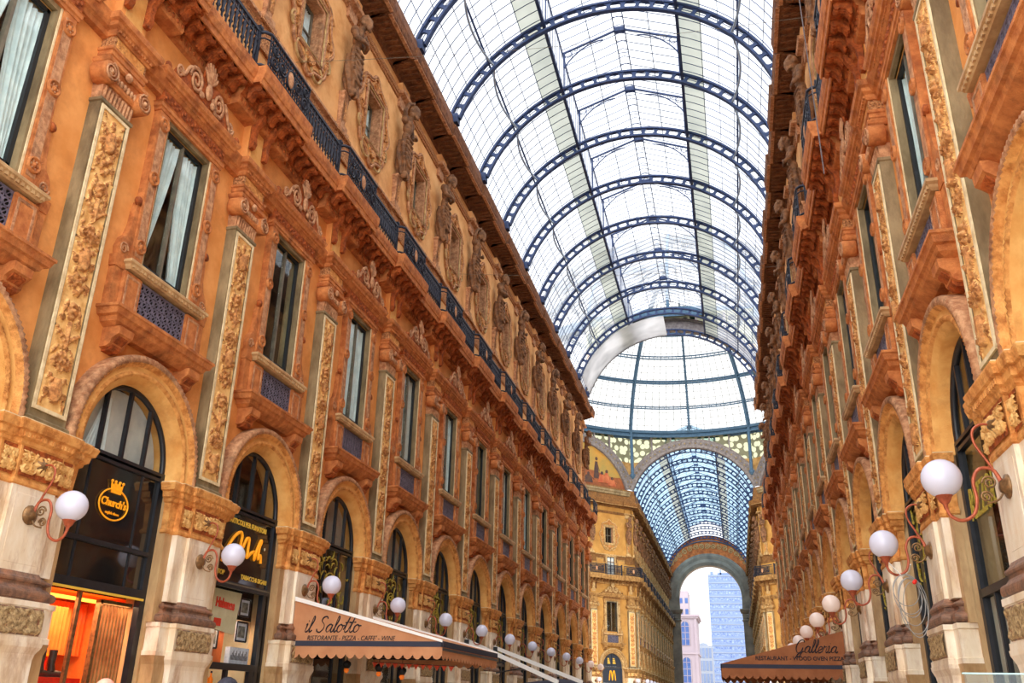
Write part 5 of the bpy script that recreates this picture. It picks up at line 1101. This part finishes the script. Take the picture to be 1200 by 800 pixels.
# ------------------------------------------------------------------ brush script lettering for the awnings
GL = {'i': (.26, [[(0, .45), (.06, .5), (.05, .1), (.12, 0), (.24, .1)], [(.09, .7), (.11, .74)]]), 'l': (.26, [[(0, .12), (.18, .7), (.16, 1.0), (.08, .95), (.06, .3), (.12, 0), (.26, .12)]]),
      'S': (.66, [[(.55, .85), (.42, 1.0), (.2, .92), (.18, .7), (.4, .5), (.46, .25), (.28, .0), (.05, .05), (-.02, .2)]]), 'a': (.52, [[(.36, .42), (.22, .5), (.04, .35), (.03, .12), (.14, 0), (.3, .15), (.38, .48), (.36, .12), (.44, 0), (.54, .1)]]),
      'o': (.46, [[(.2, .5), (.04, .36), (.04, .1), (.18, 0), (.34, .14), (.34, .4), (.2, .5), (.3, .42), (.48, .42)]]), 't': (.36, [[(0, .15), (.14, .6), (.2, .95), (.12, .3), (.14, .04), (.24, 0), (.38, .12)], [(0, .6), (.38, .64)]]),
      'G': (.74, [[(.62, .78), (.5, .98), (.25, .95), (.06, .65), (.05, .25), (.22, 0), (.45, .08), (.56, .42), (.54, .05), (.42, -.28), (.2, -.3), (.3, -.08), (.72, .12)]]), 'e': (.36, [[(.02, .18), (.28, .3), (.26, .47), (.14, .48), (.04, .3), (.08, .05), (.2, 0), (.38, .12)]]),
      'r': (.42, [[(0, .1), (.1, .52), (.14, .44), (.3, .46), (.28, .15), (.34, 0), (.44, .1)]]), ' ': (.34, [])}
def catmull(P, n):
    P = np.array(P, float); t = np.linspace(0, len(P) - 1, n); out = []
    for x in t:
        i = min(int(x), len(P) - 2); f = x - i; p0, p1, p2, p3 = P[max(i - 1, 0)], P[i], P[i + 1], P[min(i + 2, len(P) - 1)]
        out.append(.5 * (2 * p1 + (p2 - p0) * f + (2 * p0 - 5 * p1 + 4 * p2 - p3) * f * f + (3 * p1 - p0 - 3 * p2 + p3) * f ** 3))
    return np.array(out)
def script_mb(word, size, m, shear=.3, r=.036):
    b = MB(); x = 0; W = sum(GL[ch][0] for ch in word)
    for ch in word:
        for st in GL[ch][1]:
            q = catmull(st, 6 * len(st)); X = x - W / 2 + q[:, 0] + shear * q[:, 1]; b.tube(np.stack([np.zeros(len(q)), X * size, q[:, 1] * size], -1), r * size * (1 + .35 * np.sin(np.linspace(0, 9, len(q)))), m, 5)
        x += GL[ch][0]
    return b
# ------------------------------------------------------------------ awnings
def scallop(p0, p1, ztop, zmid, zlow, n, m, th=.012):
    """hanging valance from p0 to p1 (x,y) with a scalloped lower edge"""
    b = MB(); p0 = np.array(p0); p1 = np.array(p1); N = n * 6; d = (p1 - p0) / np.linalg.norm(p1 - p0); nv = np.array([-d[1], d[0]]) * th; P = []
    for k in range(N + 1):
        q = p0 + (p1 - p0) * k / N; z = zmid - (zmid - zlow) * abs(math.sin(PI * k / 6)) ** .8; P.append([(q[0], q[1], ztop), (q[0], q[1], z), (q[0] + nv[0], q[1] + nv[1], z), (q[0] + nv[0], q[1] + nv[1], ztop)])
    b.grid(P, m, cv=True, smooth=False); return b
def awning(nm, s, y0, y1, xw, xf, zt, zf, zb, fab, texts, label, trim):
    root = tag(bpy.data.objects.new(nm, None), label, 'awning'); COL.objects.link(root)
    c = MB(); c.add([(xw, y0, zt), (xw, y1, zt), (xf, y1, zf), (xf, y0, zf), (xw, y0, zt + .03), (xw, y1, zt + .03), (xf, y1, zf + .03), (xf, y0, zf + .03)], [(0, 1, 2, 3), (7, 6, 5, 4), (0, 3, 7, 4), (1, 5, 6, 2), (0, 4, 5, 1), (3, 2, 6, 7)], fab); obj('canopy', c, root)
    for y in (y0, y1):
        q = MB(); q.add([(xw, y - .01, zt), (xf, y - .01, zf), (xw, y - .01, zf), (xw, y + .01, zt), (xf, y + .01, zf), (xw, y + .01, zf)], [(0, 1, 2), (5, 4, 3), (0, 3, 4, 1), (1, 4, 5, 2), (2, 5, 3, 0)], fab); obj('side_panel', q, root)
    bd = MB(); bd.box(min(xw, xf), max(xw, xf), y0 - .03, y0 + .0, zf - .10, zf + .02, 'awning_navy'); bd.box(min(xw, xf), max(xw, xf), y1, y1 + .03, zf - .10, zf + .02, 'awning_navy'); bd.box(xf - .02, xf + .02, y0 - .03, y1 + .03, zf - .10, zf + .03, 'awning_navy'); tag(obj('trim_band', bd, root), 'dark navy trim band')
    for a, e in (((xw, y0 - .02), (xf, y0 - .02)), ((xf, y0), (xf, y1)), ((xw, y1), (xf, y1))): obj('scalloped_valance', scallop(a, e, zf - .10, zb + .1, zb, 16 if a[1] == e[1] else 20, fab), root)
    if trim:
        for y in (y0 - .03, y1 + .03):
            t = MB(); t.add([(xw, y + e, zt + h) for e in (-.02, .02) for h in (.0, .1)] + [(xf, y + e, zf + h) for e in (-.02, .02) for h in (0, .06)], [(0, 1, 3, 2), (4, 6, 7, 5), (0, 4, 5, 1), (2, 3, 7, 6), (1, 5, 7, 3), (0, 2, 6, 4)], 'awning_white')
            tag(obj('white_edging', t, root), 'white edging strip')
    f = MB()
    for y in (y0 + .1, (y0 + y1) / 2, y1 - .1): f.bar((xw, y, zf - .15), (xf, y, zf - .15), .025, 'iron_black', 6); f.bar((xw, y, zt - .08), (xf - .1 * s, y, zf - .06), .02, 'iron_black', 6)
    f.bar((xf, y0, zf - .15), (xf, y1, zf - .15), .03, 'iron_black', 6); obj('frame', f, root)
    for body, size, x, z, sh, bold, sx in texts:
        q = script_mb(body, size, 'letter_dark', sh) if sx == 0 else text_mb(body, size, 'letter_dark', .004, sh, bold=bold, sx=sx)
        o = obj('lettering', placed(q, 0, 0, 0, Matrix.Rotation(-PI / 2, 4, 'Z')), root); o.location = (x, y0 - .02, z)
    return root
awning('shop_awning', 1, 20.95, 26.1, -HW + .08, -3.05, 3.9, 2.95, 2.57, 'awning_tan', [('il Salotto', .36, -5.86, 3.17, .3, 0, 0), ("RISTORANTE - PIZZA - CAFFE' - WINE", .155, -5.36, 3.03, .25, 0, .86)], 'tan restaurant awning with scalloped valance and white edging on the left', True)
awning('shop_awning', -1, 30.9, 36.0, HW - .08, 3.1, 3.95, 2.95, 2.53, 'awning_brown', [('Galleria', .38, 6.02, 3.33, .3, 0, 0), ('RESTAURANT - WOOD OVEN PIZZA', .17, 5.5, 3.15, .0, .003, .95)], 'brown restaurant awning with scalloped valance on the right', False)
for y, xf, zf, d in ((36.1, -3.1, 2.46, 'nearer of two above the left cafe fronts'), (40.75, -2.9, 2.58, 'farther of two above the left cafe fronts')):
    b = MB(); V = [(-HW + .1, y + e, 3.98 + h) for e in (-.05, .05) for h in (-.085, .085)] + [(xf, y + e, zf + h) for e in (-.05, .05) for h in (-.085, .085)]
    b.add(V, [(0, 1, 3, 2), (4, 6, 7, 5), (0, 4, 5, 1), (2, 3, 7, 6), (1, 5, 7, 3), (0, 2, 6, 4)], 'awning_white'); mt = MB(); mt.box(-HW - .05, -HW + .25, y - .12, y + .12, 3.6, 4.0, 'iron_black'); mt.bar((-HW + .1, y, 2.9), (-5.2, y, 3.2), .03, 'iron_black', 6)
    po = MB(); po.bar((xf, y, 0), (xf, y, zf), .04, 'iron_black', 8)
    inst(mk(('beam', b), ('bracket', mt, 'black wall bracket'), ('post', po)), 'awning_beam', (0, 0, 0), 0, 'white sloping awning beam, ' + d, 'beam', 'white awning beams on the left')
# dark parasol tops showing along the lower edge by the left cafes
for k, (x, y) in enumerate(((-4.6, 44.5), (-4.5, 50.0))):
    cp = MB(); P = [[(r * math.cos(a), r * math.sin(a), z) for r, z in ((.02, 2.82), (1.6, 2.62), (1.8, 2.56), (1.8, 2.4))] for a in np.linspace(0, 2 * PI, 9)[:-1]]; cp.grid(P, 'awning_navy', cu=True, smooth=False); pl = MB(); pl.bar((0, 0, 0), (0, 0, 2.75), .03, 'iron_black', 8); pl.lathe([(.3, 0), (.3, .06), (.05, .1)], (0, 0, 0), 'iron_black', 12)
    inst(mk(('canopy', cp), ('pole', pl)), 'cafe_parasol', (x, y, 0), .2, 'dark cafe parasol in front of the left shops, ' + ORD[k] + ' from the near end', 'parasol', 'dark cafe parasols')
# lanterns and bunting under the left awning
for k, (x, z) in enumerate(((-6.1, 2.5), (-5.22, 2.43), (-4.6, 2.36))):
    lb = MB(); lb.lathe([(.0, .12), (.10, .06), (.11, .0), (.07, -.08), (.0, -.1)], (0, 0, 0), 'lantern_black', 10); lg = MB(); lg.lathe([(.05, -.09), (.07, -.14), (.03, -.2), (0, -.2)], (0, 0, 0), 'amber', 10); lc = MB(); lc.bar((0, 0, .1), (0, 0, 2.8 - z), .008, 'lantern_black')
    inst(mk(('hood', lb), ('lamp_glass', lg, 'orange glass'), ('chain', lc)), 'hanging_lantern', (x, 22.6, z), 0, 'black hanging lantern under the tan awning, ' + ORD[k] + ' from the wall', 'lantern', 'lanterns under the tan awning')
def bunting(p0, p1, n, label):
    b = MB(); p0 = np.array(p0, float); p1 = np.array(p1, float)
    for k in range(n):
        a = p0 + (p1 - p0) * (k + .1) / n; c = p0 + (p1 - p0) * (k + .9) / n; m = (a + c) / 2 - np.array([0, .006, .13]); off = np.array([0, .012, 0]); b.add([a, c, m, a + off, c + off, m + off], [(0, 1, 2), (5, 4, 3), (0, 3, 4, 1), (1, 4, 5, 2), (2, 5, 3, 0)], 'bunting_red')
    b.bar(p0, p1, .01, 'lantern_black'); return one('bunting', b.mesh('bunting'), (0, 0, 0), 0, label, 'bunting')
bunting((-5.4, 22.5, 2.57), (-3.2, 22.5, 2.49), 12, 'string of small red pennants under the tan awning')
bunting((3.2, 32.5, 2.44), (6.6, 32.5, 2.5), 16, 'string of small red pennants under the brown awning')
# ------------------------------------------------------------------ cables
b = MB()
for k in range(6):
    a = np.linspace(0, 2 * PI, 25)[:-1]; r = .25 + .03 * math.sin(k * 2.1); b.tube([(6.22 + r * .8 * math.cos(x) + .015 * k, 15.4 + .25 * r * math.cos(x) - .03 * k, 3.42 + (r * .95 + .04 * k) * math.sin(x) - .06 * k) for x in a], .007, 'cable_grey', 5, True)
b.tube([(6.2, 16.5, 4.0), (6.3, 16.0, 3.7), (6.32, 15.5, 3.72), (6.32, 15.3, 3.8)], .011, 'cable_white', 5)
p = MB(); p.lathe([(0, 0), (.03, 0), (.03, .1), (.015, .16)], (6.3, 15.1, 3.5), 'plug_red', 8, (.3, .8, .3))
inst(mk(('loops', b), ('plug', p, 'red plug')), 'cable_coil', (0, 0, 0), 0, 'coil of white cable hanging from a right hand lamp bracket', 'cable')
for (a, c, r, lab) in (((-HW + .1, 17.5, 17.5), (HW - .1, 17.5, 16.6), .005, 'thin pale wire stretched across the arcade nearest the camera'), ((-HW + .1, 32.5, 18.5), (HW - .1, 32.5, 17.6), .006, 'thin pale wire stretched across the middle of the arcade'), ((5.42, 13.0, 13.4), (5.46, 13.0, 9.6), .012, 'dark wire hanging beside the right facade')):
    b = MB(); q = np.linspace(0, 1, 14); a = np.array(a); c = np.array(c); P = a + np.outer(q, c - a); P[:, 2] -= .25 * np.sin(q * PI) if r < .01 else 0; b.tube(P, r, 'sash_grey' if r < .01 else 'cable_dark', 4); one('hanging_wire', b.mesh('hanging_wire'), (0, 0, 0), 0, lab, 'wire')
b = MB(); b.box(4.84, 5.3, 5.995, 6.005, .5, 1.87, 'clear_glass'); e = MB(); e.box(4.83, 5.31, 5.99, 6.01, 1.866, 1.874, 'blind_aqua'); ps = MB(); ps.bar((4.86, 6, 0), (4.86, 6, 1.5), .02, 'sash_grey', 8); ps.bar((5.28, 6, 0), (5.28, 6, 1.5), .02, 'sash_grey', 8); ps.box(4.75, 5.4, 5.8, 6.2, 0, .03, 'sash_grey')
inst(mk(('glass', b), ('edge', e), ('post', ps)), 'glass_windbreak', (0, 0, 0), 0, 'clear glass windbreak panel at the lower right', 'screen')
# ------------------------------------------------------------------ people (only the tops of their heads reach the frame)
def person(coat, hair, seed):
    b = MB(); S = 'coat_grey'
    for s in (1, -1):
        b.tube([(s * .1, 0, .88), (s * .11, .02, .5), (s * .11, -.01, .1)], [.1, .075, .05], S, 12); b.tube([(s * .11, -.05, .05), (s * .12, .08, .05), (s * .12, .18, .035)], [.05, .05, .03], S, 10)
        b.tube([(s * .2, 0, 1.42), (s * .26, -.02, 1.15), (s * .25, .08, .92)], [.075, .058, .042], S, 10)
        h = np.array([s * .25, .1, .86])
        for q in range(4): b.tube([h + np.array([0, .02 - .018 * q, .02]), h + np.array([-s * .01, .03 - .018 * q, -.05]), h + np.array([-s * .02, .03 - .018 * q, -.09])], [.016, .013, .01], S, 6)
        b.tube([h + np.array([0, .03, .0]), h + np.array([0, .065, -.04])], [.016, .011], S, 6); b.ell(h, (.022, .042, .05), S, 8, 6)
    b.ell((0, 0, .98), (.17, .12, .17), S, 14, 10); b.ell((0, 0, 1.2), (.17, .115, .22), S, 14, 10); b.ell((0, 0, 1.38), (.2, .11, .12), S, 14, 10); b.tube([(0, 0, 1.44), (0, .01, 1.56)], [.07, .058], S, 12)
    b.ell((0, .0, 1.66), (.076, .096, .108), S, 18, 12); b.ell((0, .05, 1.6), (.055, .05, .06), S, 12, 8); b.ell((0, .1, 1.635), (.014, .02, .022), S, 8, 6)
    for s in (1, -1): b.ell((s * .078, -.005, 1.64), (.013, .022, .03), S, 8, 6)
    me = remeshed(b, .016, 3, 'body'); me.materials.clear()
    for m in (coat, 'skin', 'trousers', 'iron_black'): me.materials.append(MATS[m])
    for p in me.polygons:
        c = p.center; p.material_index = 1 if (c[2] > 1.5 or (abs(c[0]) > .2 and c[2] < .93)) else (3 if c[2] < .09 else (2 if c[2] < .92 else 0)); p.use_smooth = True
    root = tag(bpy.data.objects.new('person', None), None, 'person'); COL.objects.link(root); obj('body', me, root)
    fc = MB()
    for s in (1, -1): fc.ell((s * .032, .092, 1.665), (.013, .006, .007), 'paper_white', 8, 5); fc.ell((s * .032, .098, 1.665), (.006, .004, .006), 'hair_dark', 6, 5)
    fc.ell((0, .099, 1.595), (.025, .006, .006), 'red_print', 8, 5); obj('face_features', fc, root)
    h = MB(); rg = np.random.default_rng(seed)
    if hair == 'full':
        P = []
        for e in np.linspace(-.25, PI / 2, 10):
            P.append([(.086 * math.cos(e) * math.cos(a) * 1.0, -.008 + .108 * math.cos(e) * math.sin(a) - (.03 if math.sin(a) > .3 and e < .5 else 0), 1.672 + .112 * math.sin(e) + .004 * math.sin(a * 9 + e * 7)) for a in np.linspace(0, 2 * PI, 25)[:-1]])
        h.grid(P, 'hair_dark', cv=True); tag(obj('hair', h, root), 'short dark hair')
    else:
        for a in np.linspace(PI * 1.02, PI * 1.98, 16):
            for z in (1.6, 1.635, 1.67): h.ell((.078 * math.cos(a), .004 + .096 * math.sin(a), z), (.016, .018, .022), 'cable_dark', 6, 5)
        tag(obj('hair', h, root), 'thin fringe of grey hair')
    return root
pA = person('coat_brown', 'bald', 1); pA['label'] = 'bald person in a brown coat walking below the black emblem shopfront'; pA.location = (-.85, 6.0, 0)
pB = person('coat_grey', 'full', 2); pB['label'] = 'person with short dark hair in a grey coat below the tobacconist shop'; pB.location = (.12, 6.0, 0)
for p_ in (pA, pB): p_.scale = (1, 1, 1)
# ------------------------------------------------------------------ ground and the square outside
b = MB(); b.quad((-40, -12, 0), (40, -12, 0), (40, 520, 0), (-40, 520, 0), 'floor_mosaic'); one('floor', b.mesh('floor'), (0, 0, 0), 0, 'pale mosaic floor of the arcade', 'floor', None, 'structure')
t = tag(bpy.data.objects.new('office_tower', None), 'tall pale blue office tower seen through the end archway', 'building'); COL.objects.link(t)
x0, x1, yt, zt = -5.4, 8.4, 400, 54.6
b = MB(); b.box(x0, x1, yt, yt + 16, 0, zt, 'tower_wall'); b.box(x0 + 1, x0 + 2.2, yt + 2, yt + 4, zt, zt + 1.6, 'tower_wall'); b.box(x0 + 4, x1 - 3, yt + 2, yt + 8, zt, zt + 1.0, 'tower_wall'); b.box(x0 + 5, x0 + 5.6, yt + 2, yt + 3, zt, zt + 2.4, 'tower_wall'); obj('body', b, t)
for k in range(19):
    z = 1.2 + k * 2.8; b = MB(); n = 12; st = (x1 - x0) / n
    for i in range(n): b.box(x0 + (i + .16) * st, x0 + (i + .84) * st, yt - .06, yt, z + .5, z + 1.9, 'tower_glass')
    b.box(x0 - .1, x1 + .1, yt - .25, yt, z + 2.25, z + 2.45, 'hall_white'); obj('window_row', b, t)
ch = tag(bpy.data.objects.new('church_front', None), 'pale pink church front with arched windows seen through the end archway', 'building'); COL.objects.link(ch)
b = MB(); b.box(-20, -5.0, 230, 245, 0, 21.8, 'church_pink'); b.box(-20.4, -4.6, 229.6, 245, 21.8, 22.2, 'church_pink'); b.box(-20.7, -4.3, 229.3, 245, 22.2, 22.7, 'church_pink'); b.box(-20.2, -4.8, 229.7, 245, 13.6, 14.1, 'church_pink'); b.box(-20.2, -4.8, 229.7, 245, 5.4, 5.9, 'church_pink'); b.box(-5.6, -5.0, 229.8, 230, 0, 21.8, 'church_pink'); obj('walls', b, ch)
for x in (-7.75, -12.2, -16.6):
    for z0, z1 in ((15.6, 20.2), (7.2, 12.0)):
        P = [(x - 1, z0), (x + 1, z0), (x + 1, z1)] + [(x + math.cos(a), z1 + math.sin(a)) for a in np.linspace(0, PI, 11)[1:-1]] + [(x - 1, z1)]
        w = MB(); n = len(P); w.add([(a, 229.93, z) for a, z in P] + [(a, 230, z) for a, z in P], [tuple(range(n)), tuple(range(n, 2 * n))] + [(i, (i + 1) % n, n + (i + 1) % n, n + i) for i in range(n)], 'church_glass'); w.tube([(a, 229.95, z) for a, z in P], .14, 'church_pink', 5, True)
        for k in (1, 2, 3): w.box(x - 1, x + 1, 229.88, 229.94, z0 + k * (z1 - z0) / 3.2, z0 + k * (z1 - z0) / 3.2 + .12, 'church_pink')
        w.box(x - .06, x + .06, 229.88, 229.94, z0, z1 + 1, 'church_pink'); obj('arched_window', w, ch)
b = MB(); b.box(-15, -9.8, 300, 312, 0, 36.4, 'church_pink')
for k in range(5):
    for i in range(3): b.box(-14.2 + i * 1.7, -13.3 + i * 1.7, 299.9, 300, 19 + k * 3.4, 20.6 + k * 3.4, 'church_glass')
one('pink_apartment_tower', b.mesh('pink_apartment_tower'), (0, 0, 0), 0, 'pale pink apartment tower behind the church front', 'building')
hl = tag(bpy.data.objects.new('gridded_office_block', None), 'white gridded office block between the church front and the blue tower', 'building'); COL.objects.link(hl)
b = MB(); b.box(-12, -3.9, 330, 345, 0, 21.6, 'hall_white'); P = [(-8.6, 21.6), (-5.2, 21.6), (-5.6, 22.4), (-6.8, 22.9), (-8.0, 22.6)]; b.add([(x, 335, z) for x, z in P] + [(x, 338, z) for x, z in P], [tuple(range(5)), tuple(range(9, 4, -1))] + [(i, (i + 1) % 5, 5 + (i + 1) % 5, 5 + i) for i in range(5)], 'hall_white'); obj('body', b, hl)
for k in range(5):
    b = MB()
    for i in range(7): b.box(-11.7 + i * 1.12, -10.95 + i * 1.12, 329.9, 330, 1.2 + k * 4.1, 4.4 + k * 4.1, 'tower_wall')
    obj('window_row', b, hl)
# ------------------------------------------------------------------ sky, camera
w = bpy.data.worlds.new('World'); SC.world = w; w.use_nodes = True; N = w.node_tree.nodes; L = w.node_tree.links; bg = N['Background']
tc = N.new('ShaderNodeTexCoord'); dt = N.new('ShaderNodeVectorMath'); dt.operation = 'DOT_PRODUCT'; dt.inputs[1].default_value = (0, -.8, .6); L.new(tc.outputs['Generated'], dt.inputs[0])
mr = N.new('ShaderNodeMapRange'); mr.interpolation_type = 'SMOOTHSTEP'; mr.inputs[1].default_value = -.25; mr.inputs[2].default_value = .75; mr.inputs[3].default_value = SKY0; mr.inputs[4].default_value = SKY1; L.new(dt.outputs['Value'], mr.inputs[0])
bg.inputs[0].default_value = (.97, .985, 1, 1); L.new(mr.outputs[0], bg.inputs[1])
cam = bpy.data.cameras.new('Camera'); co = bpy.data.objects.new('Camera', cam); COL.objects.link(co); SC.camera = co
f, pi_, ya, ro = CAMP; cam.sensor_width = 36; cam.lens = f / 1200 * 36; cam.clip_end = 1500
Fv = np.array([math.sin(ya) * math.cos(pi_), math.cos(ya) * math.cos(pi_), math.sin(pi_)]); R_ = np.array([math.cos(ya), -math.sin(ya), 0]); U_ = np.cross(R_, Fv)
R2 = R_ * math.cos(ro) + U_ * math.sin(ro); U2 = -R_ * math.sin(ro) + U_ * math.cos(ro); M = Matrix.Identity(4)
for i in range(3): M[i][0], M[i][1], M[i][2] = R2[i], U2[i], -Fv[i]
M[0][3], M[1][3], M[2][3] = 3.549, 0, 1.65; co.matrix_world = M
vs = SC.view_settings; vs.view_transform = 'Standard'; vs.look = 'None'; vs.gamma = 1; vs.use_curve_mapping = False; vs.exposure = EXPOSURE
SC.cycles.use_denoising = True; SC.cycles.max_bounces = 10; SC.cycles.diffuse_bounces = 6; SC.cycles.transparent_max_bounces = 12; SC.cycles.sample_clamp_indirect = 8; SC.cycles.caustics_reflective = False; SC.cycles.caustics_refractive = False
